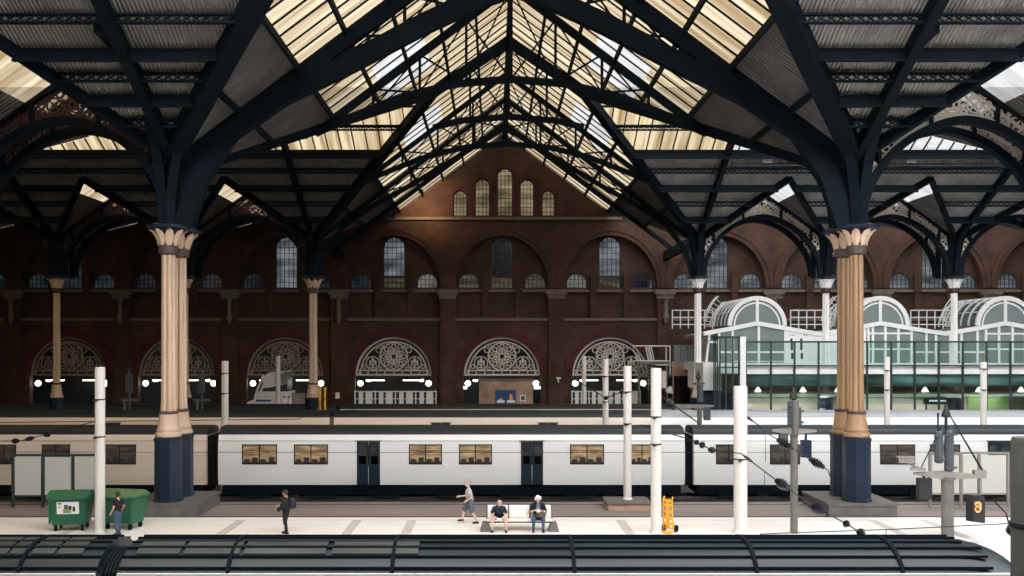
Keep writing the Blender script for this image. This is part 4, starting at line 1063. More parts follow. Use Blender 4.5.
cable([PT(640,425,42), PT(692,440,38), PT(712,450,37), PT(741,453.5,36), PT(776,480,35), PT(815,507,34), PT(845,523,33), PT(863,534,32.5), PT(930,574,31)], 'slanting cable with dark insulators crossing the ochre column base down to front roof', .022,
      [(.155,.22,.11),(.19,.26,.13),(.25,.34,.13),(.40,.5,.07),(.52,.62,.2),(.64,.65,.2),(.76,.24,.13),(.86,.3,.15)], drop=((.46,.6),))
cable([PT(737,410,40), PT(757,424,39.5), PT(770,435,39), PT(800,453,38.5), PT(828,470,38), PT(832,482,38)], 'short slanting cable with two fat insulators crossing the grey mast', .022, [(.12,.5,.07),(.5,.75,.2),(.72,.7,.2)], drop=((.33,1.2),))
cable([PT(575,380,70), PT(606,398,62), PT(640,385,55), PT(656,392,50), PT(672,404,46), PT(700,424,44)], 'thin sagging cable with insulators among the clustered white posts', .03, [(.2,.7,.14),(.3,.5,.16),(.78,.9,.2)])
cable([PT(2,441,47), PT(20,441,47), PT(48,434,47), PT(96,421,46)], 'cable with small dark insulators at the far left above the shelter', .022, [(.25,.4,.14),(.45,.5,.12),(.66,.4,.16)])
cable([PT(-40,441,50), PT(500,441,50), PT(1060,441,50)], 'upper thin horizontal wire across the side of the white train', .014)
cable([PT(-40,452,50), PT(500,452.5,50), PT(1060,452,50)], 'lower thin horizontal wire across the side of the white train', .014)
cable([PT(760,534,30), PT(900,529,30), PT(1040,522,30)], 'thin wire over the front carriage roof at bottom right', .016, drop=((.45,.5),))
cable([PT(993,500,26), PT(1006,513,26), PT(1013,540,26), PT(1011,575,26)], 'curved cable hanging beside the dark post at the right edge', .02, [(.55,.3,.13)])
cable([PT(-40,423,66), PT(300,419,66), PT(330,395,66)], 'sooty feeder cable rising to the right over the cream carriages on the left', .03)
t = thing('roof_insulator', 'dark pantograph insulator on the parked carriage roof below the cream column', 'insulator', PT(317, 424, 69))
b = MB(); b.lathe([(.5,-.3),(.45,.1),(.3,.35),(.34,.5),(.2,.6),(.24,.75),(.12,1.0),(.05,1.2)], (0,0,0), 14); b.build('body', M['insul'], t)
b = MB(); b.beam((-1.3,0,.1), (1.1,0,.75), .08, .1); b.build('arm', M['wire'], t, smooth=0)

# ------------------------------------------------------------------ wheeled bins
def bin_(px, d, rz, lid_m, label, poster=False):
    t = thing('wheeled_bin', label, 'bin', (PX(px, d), d, 0), rz, 'green wheeled bins')
    b = MB(); w0, w1, q0, q1 = .64, .76, .42, .56
    lo = [(-w0,-q0,.26),(w0,-q0,.26),(w0,q0,.26),(-w0,q0,.26)]; up = [(-w1,-q1,1.36),(w1,-q1,1.36),(w1,q1,1.36),(-w1,q1,1.36)]
    b.hull8(lo, up)
    for sx_ in (-1, 1): b.box(sx_*.70-.03, sx_*.70+.03, -q1-.02, -q1+.12, .35, 1.3)
    b.box(-.8, .8, -.6, .6, 1.30, 1.38)
    b.build('body', M['bin'], t, smooth=0)
    b = MB(); n = 8; pts = [(-.62+1.24*i/n, 1.39+.36*math.sin(PI*(.12+.76*i/n))-.12) for i in range(n+1)]
    b.extrude_x([(-.64,1.37)]+pts+[(.64,1.37)], -.82, .82); b.build('lid', M[lid_m], t, smooth=30)
    b = MB(); b.tube([(-.6,-.66,1.33),(.6,-.66,1.33)], .025, 8); b.box(-.6,-.56,-.68,-.58,1.31,1.36); b.box(.56,.6,-.68,-.58,1.31,1.36); b.build('handle', M['bin'], t)
    for sx_ in (-.52, .52):
        for sy_ in (-.36, .36):
            b = MB(); b.box(sx_-.05, sx_+.05, sy_-.06, sy_+.06, .17, .28); b.lathe([(.03,-.035),(.12,-.035),(.125,0),(.12,.035),(.03,.035)], (sx_, sy_, .125), 16, M=Matrix.Rotation(PI/2, 4, 'Y')); b.build('caster', M['rubber'], t)
    if poster:
        p = MB(); p.hull8([(-.42,-.512,.72),(.44,-.512,.72),(.44,-.49,.72),(-.42,-.49,.72)], [(-.42,-.575,1.22),(.44,-.575,1.22),(.44,-.54,1.22),(-.42,-.54,1.22)]); ps = p.build('poster', M['white'], t, smooth=0)
        def patch(nm, x0, x1, z0, z1, m_):
            f = lambda z: -.518-(z-.72)*.126
            q = MB(); q.hull8([(x0,f(z0)-.004,z0),(x1,f(z0)-.004,z0),(x1,f(z0)+.004,z0),(x0,f(z0)+.004,z0)], [(x0,f(z1)-.004,z1),(x1,f(z1)-.004,z1),(x1,f(z1)+.004,z1),(x0,f(z1)+.004,z1)]); q.build(nm, M[m_], ps, smooth=0)
        patch('red_mark', -.37, -.24, 1.12, 1.18, 'iron_red'); patch('grey_text', -.36, -.26, 1.03, 1.05, 'cab_grey'); patch('grey_text', -.36, -.28, .98, 1.0, 'cab_grey')
        patch('picture_ground', -.18, .14, .76, .92, 'shop_green'); patch('picture_truck', -.13, .02, .92, 1.1, 'cab_grey'); patch('picture_cab', .04, .16, .9, 1.06, 'wire'); patch('picture_wheel', .2, .3, .82, 1.02, 'wire')
    return t
bin_(71.5, 40.6, math.radians(7), 'bin_lid_dark', 'green wheeled bin with white poster on its front, left of the post', True)
bin_(124, 40.9, math.radians(-13), 'bin_lid', 'green wheeled bin with paler lid behind the man in dark shirt')

# ------------------------------------------------------------------ shelter screens
def screen(pxs, py0, py1, d, label, legs, top=None):
    x0, x1 = PX(pxs[0], d), PX(pxs[-1], d)
    t = thing('shelter_screen', label, 'screen', (x0, d, -.01), 0, 'platform screens', True)
    z0, z1 = PZ(py1, d), PZ(py0, d)
    for p in pxs:
        b = MB(); x = PX(p, d); b.box(x-.055, x+.055, d-.06, d+.06, -.01, z1+.12); b.build('leg', M['dark_frame'] if legs == 'dark' else M['cab_light'], t, smooth=0)
    b = MB(); b.box(x0-.06, x1+.06, d-.05, d+.05, z1+.04, z1+.14); b.box(x0, x1, d-.03, d+.03, z0-.08, z0); b.build('rail', M['dark_frame'] if legs == 'dark' else M['cab_light'], t, smooth=0)
    for a, c in zip(pxs, pxs[1:]):
        b = MB(); b.box(PX(a, d)+.09, PX(c, d)-.09, d-.015, d+.015, z0, z1); b.build('pane', M['shelter_glass'], t, smooth=0)
    return t
screen([13, 43, 73, 104], 457, 495, 46.2, 'frosted three pane shelter screen on dark legs behind the green bins', 'dark')
screen([930, 961, 979, 1008], 455, 493, 46.4, 'pale pane shelter screen behind the heavy right mast', 'light')

# ------------------------------------------------------------------ trolley, bench
t = thing('hand_trolley', 'bright yellow upright hand trolley leaning by the white post', 'trolley', (PX(668.5, 40.0), 40.0, 0), math.radians(-35))
b = MB()
for sx_ in (-.2, .2): b.tube([(sx_,-.02,.12),(sx_*1.02,-.06,.7),(sx_,-.10,1.32),(sx_*.9,.02,1.44)], .032, 8)
b.build('frame', M['yellow'], t)
for z in (.3, .55, .8, 1.05, 1.25):
    b = MB(); b.box(-.2,.2,-.11,-.04,z,z+.1); b.build('crossbar', M['yellow'], t, smooth=0)
b = MB(); b.box(-.07,.07,-.08,-.03,.15,1.3); b.build('spine', M['yellow'], t, smooth=0)
b = MB(); b.box(-.24,.24,-.36,-.02,.03,.06); b.build('toe_plate', M['yellow'], t, smooth=0)
for sx_ in (-.27, .27):
    b = MB(); b.lathe([(.03,-.04),(.14,-.04),(.15,0),(.14,.04),(.03,.04)], (sx_,.16,.15), 18, M=Matrix.Rotation(PI/2, 4, 'Y')); b.build('wheel', M['rubber'], t)
b = MB(); b.tube([(-.27,.16,.15),(.27,.16,.15)], .02, 6); b.tube([(-.2,0,.5),(-.2,.16,.15)], .02, 6); b.tube([(.2,0,.5),(.2,.16,.15)], .02, 6); b.build('axle', M['yellow'], t)

BD = 40.3
bx0, bx1 = PX(487, BD), PX(560, BD); bx1 = PX(552, BD)
t = thing('bench', 'cream metal platform bench with two seated people', 'bench', ((bx0+bx1)/2, BD, 0))
hwb = (bx1-bx0)/2
b = MB(); b.box(-hwb, hwb, -.24, .24, .42, .47); b.build('seat', M['bench_white'], t, smooth=0)
b = MB(); n3 = 3
for i in range(n3):
    a = -hwb+2*hwb*i/n3; b2 = MB(); b2.hull8([(a+.03,.22,.52),(a+2*hwb/n3-.03,.22,.52),(a+2*hwb/n3-.03,.26,.52),(a+.03,.26,.52)], [(a+.03,.32,1.0),(a+2*hwb/n3-.03,.32,1.0),(a+2*hwb/n3-.03,.36,1.0),(a+.03,.36,1.0)]); b2.build('backrest', M['bench_white'], t, smooth=0)
b.bm.free()
b = MB(); b.box(-hwb, hwb, -.2, .2, .36, .42); b.build('under_rail', M['wire'], t, smooth=0)
for sx_ in (-1, 1):
    b = MB(); x = sx_*(hwb+.06); b.hull8([(x-.22,-.3,0),(x+.22,-.3,0),(x+.22,.3,0),(x-.22,.3,0)], [(x-.12,-.22,.36),(x+.12,-.22,.36),(x+.12,.26,.36),(x-.12,.26,.36)]); b.build('end_support', M['concrete'], t, smooth=0)
    
    for q in (.33, 1.0):
        b = MB(); b.tube([(sx_*hwb*q,.24,.42),(sx_*hwb*q,.36,1.0)], .03, 6); b.build('back_post', M['stone'], t)
# ------------------------------------------------------------------ people
def seg_dist(p, a, b):
    ab = b-a; L = ab.length_squared; t = 0 if L < 1e-9 else max(0, min(1, (p-a).dot(ab)/L))
    return (p-(a+ab*t)).length, t
class Body:
    def __init__(s): s.c = []
    def cap(s, a, ra, b, rb, tag_): s.c.append((Vector(a), ra, Vector(b), rb, tag_)); return s
    def chain(s, pts, tag_):
        for (a, ra), (b, rb) in zip(pts, pts[1:]): s.cap(a, ra, b, rb, tag_)
        return s
    def hand(s, wr, d, nrm, thumb, curl=.5, tag_='skin'):
        """palm, four fingers of unequal length bent at the knuckle, thumb from the side of the palm"""
        wr, d, nrm = Vector(wr), Vector(d).normalized(), Vector(nrm).normalized(); sd = d.cross(nrm).normalized()*thumb
        nrm = sd.cross(d).normalized()*thumb if False else nrm
        for k in (-1, 0, 1): s.cap(wr+sd*.012*k, .018, wr+d*.085+sd*.026*k, .014, tag_)
        for k, L in ((-1.5,.062),(-.5,.076),(.5,.08),(1.5,.07)):
            b0 = wr+d*.088+sd*.0215*k; b1 = b0+(d*math.cos(curl)+nrm*math.sin(curl))*L*.55; b2 = b1+(d*math.cos(curl*2)+nrm*math.sin(curl*2))*L*.55
            s.cap(b0, .0098, b1, .009, tag_); s.cap(b1, .009, b2, .008, tag_)
        t0 = wr+d*.03+sd*.026; t1 = t0+(d*.6+sd*.65+nrm*.35).normalized()*.042; t2 = t1+(d*.85+nrm*.5+sd*.1).normalized()*.034
        s.cap(t0, .014, t1, .0115, tag_); s.cap(t1, .0115, t2, .009, tag_)
    def head(s, c, R, k=1.0, tag_='skin'):
        P = lambda x, y, z: Vector(c)+R @ (Vector((x, y, z))*k)
        s.cap(P(0,.025,.03), .092*k, P(0,-.02,.03), .086*k, 'skull')
        s.cap(P(0,-.035,-.02), .068*k, P(0,-.045,-.075), .046*k, tag_)
        s.cap(P(0,-.098,.012), .010*k, P(0,-.116,-.022), .014*k, tag_)                 # nose
        s.cap(P(-.035,-.088,.035), .013*k, P(.035,-.088,.035), .013*k, tag_)           # brow
        for q in (-1, 1): s.cap(P(.088*q,.01,.02), .013*k, P(.084*q,.005,-.02), .010*k, tag_)
        s.fc = P
    def foot(s, an, d, tag_='shoe'):
        an, d = Vector(an), Vector(d).normalized()
        h = Vector((an.x, an.y, an.z-.05))
        s.cap(h-d*.04, .042, h+d*.09-Vector((0,0,.006)), .040, tag_); s.cap(h+d*.09-Vector((0,0,.006)), .040, h+d*.165-Vector((0,0,.014)), .030, tag_)
def person(label, loc, rz, B, clothes, skin='skin', hair=None, eyes=True, voxel=.0095, group=None):
    bm = MB()
    for a, ra, b, rb, _ in B.c:
        n = 12
        if (b-a).length > 1e-4: bm.tube([a, b], [ra, rb], n)
        bm.ball(a, ra, n); bm.ball(b, rb, n)
    me = bm.mesh('raw', None, 0); o = bpy.data.objects.new('raw', me); C.objects.link(o)
    m = o.modifiers.new('r', 'REMESH'); m.mode = 'VOXEL'; m.voxel_size = voxel
    m = o.modifiers.new('s', 'SMOOTH'); m.iterations = 4; m.factor = .5
    dg = bpy.context.evaluated_depsgraph_get(); dg.update()
    out = bpy.data.meshes.new_from_object(o.evaluated_get(dg)); bpy.data.objects.remove(o); bpy.data.meshes.remove(me)
    out.name = 'person'; out.materials.clear(); out.materials.append(M[skin]); out.shade_smooth()
    p = bpy.data.objects.new('person', out); C.objects.link(p); p.location = loc; p.rotation_euler.z = rz
    tag(p, label, 'person', group)
    tg = []
    for v in out.vertices:
        best = None
        for a, ra, b, rb, t_ in B.c:
            d, t = seg_dist(v.co, a, b); d -= ra+(rb-ra)*t
            if best is None or d < best[0]: best = (d, t_)
        tg.append(best[1])
    def shell(name, tags, mm, off, pred=None):
        ok = [tg[v.index] in tags and (pred is None or pred(v.co)) for v in out.vertices]
        b2 = bmesh.new(); b2.from_mesh(out); b2.verts.ensure_lookup_table(); b2.normal_update()
        bmesh.ops.delete(b2, geom=[f for f in b2.faces if sum(ok[v.index] for v in f.verts) < 3], context='FACES')
        bmesh.ops.delete(b2, geom=[v for v in b2.verts if not v.link_faces], context='VERTS')
        for v in b2.verts: v.co += v.normal*off
        ed = [e for e in b2.edges if len(e.link_faces) == 1]
        r = bmesh.ops.extrude_edge_only(b2, edges=ed)
        for v in [g for g in r['geom'] if isinstance(g, bmesh.types.BMVert)]: v.co -= v.normal*(off*1.3)
        bmesh.ops.recalc_face_normals(b2, faces=b2.faces)
        me2 = bpy.data.meshes.new(name); b2.to_mesh(me2); b2.free(); me2.materials.append(M[mm]); me2.shade_smooth()
        q = bpy.data.objects.new(name, me2); C.objects.link(q); q.parent = p
    for name, tags, mm, off in clothes: shell(name, tags, mm, off)
    if hair:
        kind, mm = hair
        c = B.fc(0,0,0); up = (B.fc(0,0,.1)-c).normalized(); fw = (B.fc(0,-.1,0)-c).normalized()
        if kind == 'cropped': shell('hair', ('skull',), mm, .007, lambda v: (v-c).dot(up)-.55*max(0,(v-c).dot(fw))*1.0 > .025 if (v-c).dot(fw) > 0 else (v-c).dot(up) > -.03)
        elif kind == 'short': shell('hair', ('skull',), mm, .016, lambda v: (v-c).dot(up) > (.07 if (v-c).dot(fw) > .03 else -.05))
        else:
            b = MB(); rn = random.Random(5)
            for i in range(70):
                a = rn.uniform(0, 2*PI); e = rn.uniform(-.35, PI/2)
                q = Vector((math.cos(a)*math.cos(e), math.sin(a)*math.cos(e), math.sin(e)))
                if q.y < -.45 and q.z < .55: continue
                b.ball(B.fc(q.x*.105, q.y*.11+.01, .03+q.z*.105), rn.uniform(.028,.042), 7)
            q = b.build('hair', M[mm]); q.parent = p
    if eyes:
        b = MB()
        for q in (-1, 1): b.ball(B.fc(.033*q,-.090,.014), .010, 8)
        b.build('eyes', M['shoe'], p)
        b = MB(); b.ball(B.fc(0,-.094,-.058), (.022,.008,.006), 8); b.build('mouth', M['iron_red'], p)
    return p
def Rx(pitch, yaw=0): return Matrix.Rotation(yaw, 3, 'Z') @ Matrix.Rotation(pitch, 3, 'X')
# seated pair (both face the camera, -y)
def seated(lean, headp, headR, k, spread, elb, hands, cut):
    B = Body(); h = .56*k
    pel = Vector((0,.12,.57)); ch = Vector((0,.12-lean*.8,.57+.42*k*math.cos(lean)))
    B.cap(pel+Vector((-.09,0,0)), .13, pel+Vector((.09,0,0)), .13, 'lower'); B.cap(pel, .145, (pel+ch)/2, .15, 'shirt')
    mid = (pel+ch)/2
    B.cap(mid+Vector((-.05,0,0)), .135, ch+Vector((-.09,0,0)), .12, 'shirt'); B.cap(mid+Vector((.05,0,0)), .135, ch+Vector((.09,0,0)), .12, 'shirt')
    B.cap(ch+Vector((-.18,0,.03)), .065, ch+Vector((.18,0,.03)), .065, 'shirt')
    nk = ch+Vector((0,-.03,.10)); B.cap(ch+Vector((0,0,.06)), .06, headp+headR @ Vector((0,.02,-.07)), .052, 'skin')
    B.head(headp, headR, 1.03)
    for s_ in (-1, 1):
        hip = Vector((.10*s_,.08,.56)); kn = Vector((spread*s_,-.36,.53)); an = Vector(((spread+.01)*s_,-.34,.10))
        c1 = hip.lerp(kn, cut)
        B.cap(hip, .105, c1, .09, 'lower'); B.cap(c1, .088, kn, .068, 'thighb' if cut < 1 else 'lower')
        m_ = kn.lerp(an, .3); B.chain([(kn,.062),(m_,.058),(an,.040)], 'shin'); B.foot(an, (.12*s_,-1,0))
        sh = ch+Vector((.20*s_,-.01,.02)); el = Vector(elb[0 if s_ < 0 else 1]); wr = Vector(hands[0 if s_ < 0 else 1])
        sl = sh.lerp(el, .62); B.cap(sh, .068, sl, .056, 'shirt'); B.cap(sl, .052, el, .044, 'elbow')
        B.cap(el, .044, wr, .030, 'fore')
        B.hand(wr, Vector((-.45*s_,-.5,-.45)), Vector((-.5*s_,.2,-.6)), 1 if s_ < 0 else -1, .6)
    return B
B = seated(.44, Vector((.02,-.27,1.17)), Rx(.72, .05), 1.0, .27, ((-.33,-.20,.70),(.33,-.20,.70)), ((-.10,-.42,.60),(.12,-.42,.58)), .62)
person('seated person in navy shirt bent forward with bare legs, left end of bench', (PX(499,BD), BD, 0), 0, B,
       [('shirt', ('shirt',), 'c_navy', .014), ('shorts', ('lower',), 'c_black', .014), ('shoes', ('shoe',), 'shoe', .008)], 'skin_pale', ('cropped', 'hair_sandy'))
b = MB(); b.box(-.10,.10,-.07,.07,-.005,.005); o = b.build('paper_sheet', M['paper'], smooth=0, loc=(PX(499,BD)+.02, BD-.50, .55)); o.rotation_euler = (.5,.1,.1); tag(o, 'small white paper in the hands of the bent seated person', 'paper')
B = seated(.12, Vector((0,-.04,1.29)), Rx(.42, 0), 1.10, .19, ((-.32,-.02,.78),(.32,-.02,.78)), ((-.10,-.30,.90),(.10,-.30,.88)), 1.0)
person('seated person with white curly hair, dark jacket and jeans on the bench', (PX(538,BD), BD, 0), 0, B,
       [('jacket', ('shirt','elbow'), 'c_black', .020), ('jeans', ('lower','shin'), 'c_denim', .012), ('shoes', ('shoe',), 'shoe', .008)], 'skin_pale', ('curly', 'hair_white'))
x5 = PX(538, BD)
b = MB(); b.hull8([(-.09,-.012,0),(.09,-.012,0),(.10,.01,0),(-.10,.01,0)], [(-.055,-.012,.26),(.055,-.012,.26),(.06,.01,.26),(-.06,.01,.26)])
o = b.build('shirt_front', M['c_blue'], bpy.data.objects[[q.name for q in bpy.data.objects if q.get('label','').startswith('seated person with white')][0]], smooth=0); o.location = (0, -.14, .86); o.rotation_euler.x = -.05
t = thing('handbag', 'brown handbag resting on the lap of the white haired person', 'bag', (x5+.10, BD-.30, .60))
b = MB(); b.lathe([(.12,0),(.19,.03),(.21,.12),(.17,.2),(.10,.22)], (0,0,0), 18); b.build('body', M['leather'], t)
b = MB(); b.tube([(-.12,0,.19),(-.08,0,.28),(.08,0,.28),(.12,0,.19)], .013, 6); b.build('strap', M['leather'], t)
b = MB(); b.box(-.035,.035,-.004,.004,-.07,.07); o = b.build('phone', M['paper'], smooth=0, loc=(x5, BD-.42, .90)); o.rotation_euler.x = -.7; tag(o, 'pale phone held up by the white haired person', 'phone')

def standing(ht, step, arms, headR, lean=0, cut=.45, sleeve=.5, twist=0):
    """facing -y; step: fore-aft foot offsets (left,right) with lift; arms: (elbow, wrist) per side"""
    B = Body(); k = ht/1.75
    pel = Vector((0,0,.93*k)); ch = Vector((0,-lean,1.34*k))
    B.cap(pel+Vector((-.075,0,0)), .115*k, pel+Vector((.075,0,0)), .115*k, 'lower')
    mid = pel.lerp(ch, .4); B.cap(pel+Vector((0,0,.06)), .118*k, mid, .118*k, 'shirt')
    for s_ in (-1, 1): B.cap(mid+Vector((.035*s_,0,0)), .112*k, ch+Vector((.085*s_,0,-.02)), .105*k, 'shirt')
    B.cap(ch+Vector((-.165,0,.05)), .058*k, ch+Vector((.165,0,.05)), .058*k, 'shirt')
    hp = ch+Vector((0,-.035,.295*k)); B.cap(ch+Vector((0,0,.07)), .056*k, hp+headR @ Vector((0,.02,-.06)), .050*k, 'skin'); B.head(hp, headR, 1.0*k)
    for i, s_ in enumerate((-1, 1)):
        fy, lift = step[i]
        hip = Vector((.09*s_,0,.90*k)); an = Vector((.085*s_, fy, .09+lift)); kn = hip.lerp(an, .52)+Vector((0,-.05-abs(lift)*.5,0))
        c1 = hip.lerp(kn, cut if cut < 1 else .5)
        B.cap(hip, .098*k, c1, .085*k, 'lower'); B.cap(c1, .083*k, kn, .06*k, 'lower2')
        m_ = kn.lerp(an, .3)+Vector((0,.015,0)); B.chain([(kn,.057*k),(m_,.058*k),(an,.038*k)], 'shin'); B.foot(an, (0,-1,0))
        sh = ch+Vector((.19*s_*k,0,.03)); el, wr = Vector(arms[i][0]), Vector(arms[i][1])
        sl = sh.lerp(el, sleeve); B.cap(sh, .064*k, sl, .052*k, 'shirt'); B.cap(sl, .048*k, el, .042*k, 'elbow'); B.cap(el, .042*k, wr, .029*k, 'fore')
        B.hand(wr, wr-el, Vector((-s_,-.3,0)), 1 if s_ < 0 else -1, .5)
    return B
B = standing(1.72, ((-.02,0),(.04,0)), (((-.27,.04,1.12),(-.25,-.10,.90)),((.27,.04,1.12),(.25,-.12,.90))), Rx(.1, .25))
person('standing person in dark T-shirt and jeans in front of the right green bin', (PX(118,39.4), 39.4, 0), math.radians(-115), B,
       [('shirt', ('shirt',), 'c_black', .016), ('jeans', ('lower','lower2','shin'), 'c_denim', .010), ('shoes', ('shoe',), 'shoe', .008)], 'skin', ('short', 'hair_dark'))
B = standing(1.74, ((-.05,0),(.08,0)), (((-.30,-.06,1.10),(-.22,-.34,1.08)),((.29,.03,1.10),(.24,-.22,1.02))), Rx(.3, .2))
p2x = PX(286, 39.7)
person('standing person all in black with backpack, alone at centre left of platform', (p2x, 39.7, 0), math.radians(-105), B,
       [('jacket', ('shirt','elbow','fore'), 'c_black', .042), ('trousers', ('lower','lower2','shin'), 'c_black', .014), ('shoes', ('shoe',), 'shoe', .008)], 'skin', ('short', 'hair_dark'))
t = thing('backpack', 'dark blue backpack on the back of the person in black', 'bag', (p2x+.25, 39.77, 1.0), math.radians(-105))
b = MB(); b.lathe([(.10,0),(.155,.04),(.165,.2),(.15,.36),(.09,.43),(.03,.45)], (0,0,0), 20, M=Matrix.Diagonal((1,.75,1,1))); b.build('body', M['c_navy'], t)
b = MB(); b.lathe([(.06,.04),(.11,.06),(.115,.17),(.08,.21)], (0,.085,0), 16, M=Matrix.Diagonal((1,.5,1,1))); b.build('pocket', M['c_navy'], t)
for s_ in (-.1, .1):
    b = MB(); b.tube([(s_,-.08,.06),(s_*1.2,-.19,.16),(s_*1.1,-.22,.30),(s_*.9,-.12,.42)], .016, 6); b.build('strap', M['c_black'], t)
B = standing(1.80, ((-.34,.10),(.30,.03)), (((-.25,-.16,1.16),(-.16,-.42,1.14)),((.27,.08,1.18),(.24,-.12,1.02))), Rx(.12, 0), .06, .85)
person('walking person in grey T-shirt and shorts striding left with arm held out', (PX(470,41.9), 41.9, 0), math.radians(-90), B,
       [('shirt', ('shirt',), 'c_grey', .034), ('shorts', ('lower',), 'c_shorts', .022), ('shoes', ('shoe',), 'shoe', .008)], 'skin_pale', ('cropped', 'hair_sandy'))
# ------------------------------------------------------------------ concourse level things under the arches
def railing(x0, x1, d, z0, z1, n, label, grp='white railings'):
    t = thing('railing', label, 'railing', (x0, d, z0), 0, grp, True)
    b = MB(); b.box(x0, x1, d-.04, d+.04, z1-.09, z1); b.box(x0, x1, d-.03, d+.03, (z0+z1)/2-.03, (z0+z1)/2+.03); b.box(x0, x1, d-.03, d+.03, z0+.12, z0+.19); b.build('rail', M['white'], t, smooth=0)
    for i in range(n+1):
        x = x0+(x1-x0)*i/n; b = MB(); b.box(x-.05, x+.05, d-.05, d+.05, z0, z1+.04); b.build('post', M['white'], t, smooth=0)
    for i in range(n):
        xa_ = x0+(x1-x0)*i/n; w_ = (x1-x0)/n
        for p, q in ((.18, .40), (.52, .86)):
            b = MB(); b.box(xa_+w_*p, xa_+w_*q, d-.015, d+.015, z0+.16, z1-.05); b.build('panel', M['white'], t, smooth=0)
RD = 90.6
def WX(p): return PX(p, RD)
zr0, zr1 = 1.95, PZ(391, RD)
def deck(x0, x1, label):
    b = MB(); b.box(x0, x1, RD-.2, DW+.6, 0, 1.95); tag(b.build('loading_dock', M['concrete'], smooth=0), label, 'dock')
deck(WX(354), WX(437), 'low dark dock wall under the white railing left of the kiosk')
deck(WX(571), WX(640), 'low dark dock wall under the white railing behind the white posts')
railing(WX(355), WX(436), RD, zr0, zr1, 4, 'white panelled railing under the lunette left of the brick kiosk')
railing(WX(572), WX(640), RD, zr0, zr1, 4, 'white panelled railing under the right lunette behind the white posts')
for a, c, m_, lb in ((403, 433, 'blue_sign', 'blue crate row behind the white railing left of the kiosk'), (387, 401, 'shop_dark', 'dark green crate beside the blue crate behind the left railing')):
    b = MB(); b.box(WX(a), WX(c), RD+.3, RD+.9, 1.95, 2.3); b.box(WX(a)-.03, WX(c)+.03, RD+.27, RD+.93, 2.24, 2.33); tag(b.build('crate', M[m_], smooth=0), lb, 'crate')
# brick kiosk
KD = 90.9
kx = lambda p: PX(p, KD); kz = lambda p: PZ(p, KD)
t = thing('brick_kiosk', 'buff brick kiosk standing inside the central ground arch', 'kiosk', (kx(506), KD, 0), 0, None, True)
b = MB(); b.box(kx(479), kx(533), KD, KD+2.2, 0, kz(381)); b.build('walls', M['brick_buff'], t, smooth=0)
b = MB(); b.box(kx(478), kx(534), KD-.08, KD+2.28, kz(381), kz(379)); b.build('roof', M['stone'], t, smooth=0)
t = thing('wall_sign', 'blue sign with two pale panels and orange figures on the brick kiosk', 'sign', (kx(506), KD-.07, kz(404)), 0, None, True)
b = MB(); b.box(kx(495.3), kx(516), KD-.07, KD-.005, kz(404.5), kz(390)); b.build('board', M['blue_sign'], t, smooth=0)
for a, c in ((497, 504.5), (507, 515)):
    b = MB(); b.box(kx(a), kx(c), KD-.085, KD-.06, kz(402.8), kz(400)); b.build('pale_panel', M['white'], t, smooth=0)
b = MB(); b.box(kx(499), kx(502.5), KD-.085, KD-.06, kz(399.5), kz(398.4)); b.build('figure', M['yellow'], t, smooth=0)
b = MB(); b.box(kx(509.5), kx(512.5), KD-.085, KD-.06, kz(399.6), kz(395.4)); b.ball((kx(511), KD-.075, kz(395.2)), (.12,.02,.12), 8); b.build('figure', M['yellow'], t, smooth=0)
t = thing('notice_board', 'small white framed notice right of the blue sign on the kiosk', 'notice', (kx(523), KD-.05, kz(401)), 0, None, True)
b = MB(); b.poly([(kx(520),kz(401.2)),(kx(525.7),kz(401.2)),(kx(525.7),kz(395)),(kx(520),kz(395))], KD-.06, KD-.005, [[(kx(521),kz(400.2)),(kx(524.7),kz(400.2)),(kx(524.7),kz(396)),(kx(521),kz(396))]]); b.build('frame', M['white'], t, smooth=0)
b = MB(); b.box(kx(521), kx(524.7), KD-.04, KD-.006, kz(400.2), kz(396)); b.box(kx(522), kx(523.6), KD-.05, KD-.03, kz(399), kz(397)); b.build('sheet', M['cab_grey'], t, smooth=0)
b = MB(); b.lathe([(.05,0),(.22,.02),(.24,.06),(.1,.1)], (0,0,0), 14, M=Matrix.Rotation(PI/2,4,'X')); o = b.build('wall_clock', M['cab_light'], loc=(kx(487), KD-.0, kz(393))); tag(o, 'small round pale disc on the brick kiosk left of the blue sign', 'disc')
for a, c, p, lb in ((461, 467, 387.7, 'left'), (534, 541, 387.7, 'right')):
    b = MB(); b.box(PX(a,92.4), PX(c,92.4), 92.3, 92.42, PZ(p+1.2,92.4), PZ(p-1.2,92.4)); o = b.build('exit_sign', M['lamp_soft'], smooth=0); tag(o, 'small yellowish lit sign in the dark doorway %s of the kiosk' % lb, 'sign')
    b = MB(); b.tube([(PX((a+c)/2,92.4), 92.36, PZ(p-1.2,92.4)), (PX((a+c)/2,92.4), 92.36, 8.2)], .02, 6); b.build('rod', M['iron'], o)
t = thing('security_camera', 'tiny white security camera on the pier right of the kiosk arch', 'camera', (PX(558.5,91.2), 91.3, PZ(379,91.2)))
b = MB(); b.box(-.2,.2,-.25,.1,0,.16); b.box(-.05,.05,-.05,.1,-.35,0); b.build('housing', M['white'], t, smooth=0)
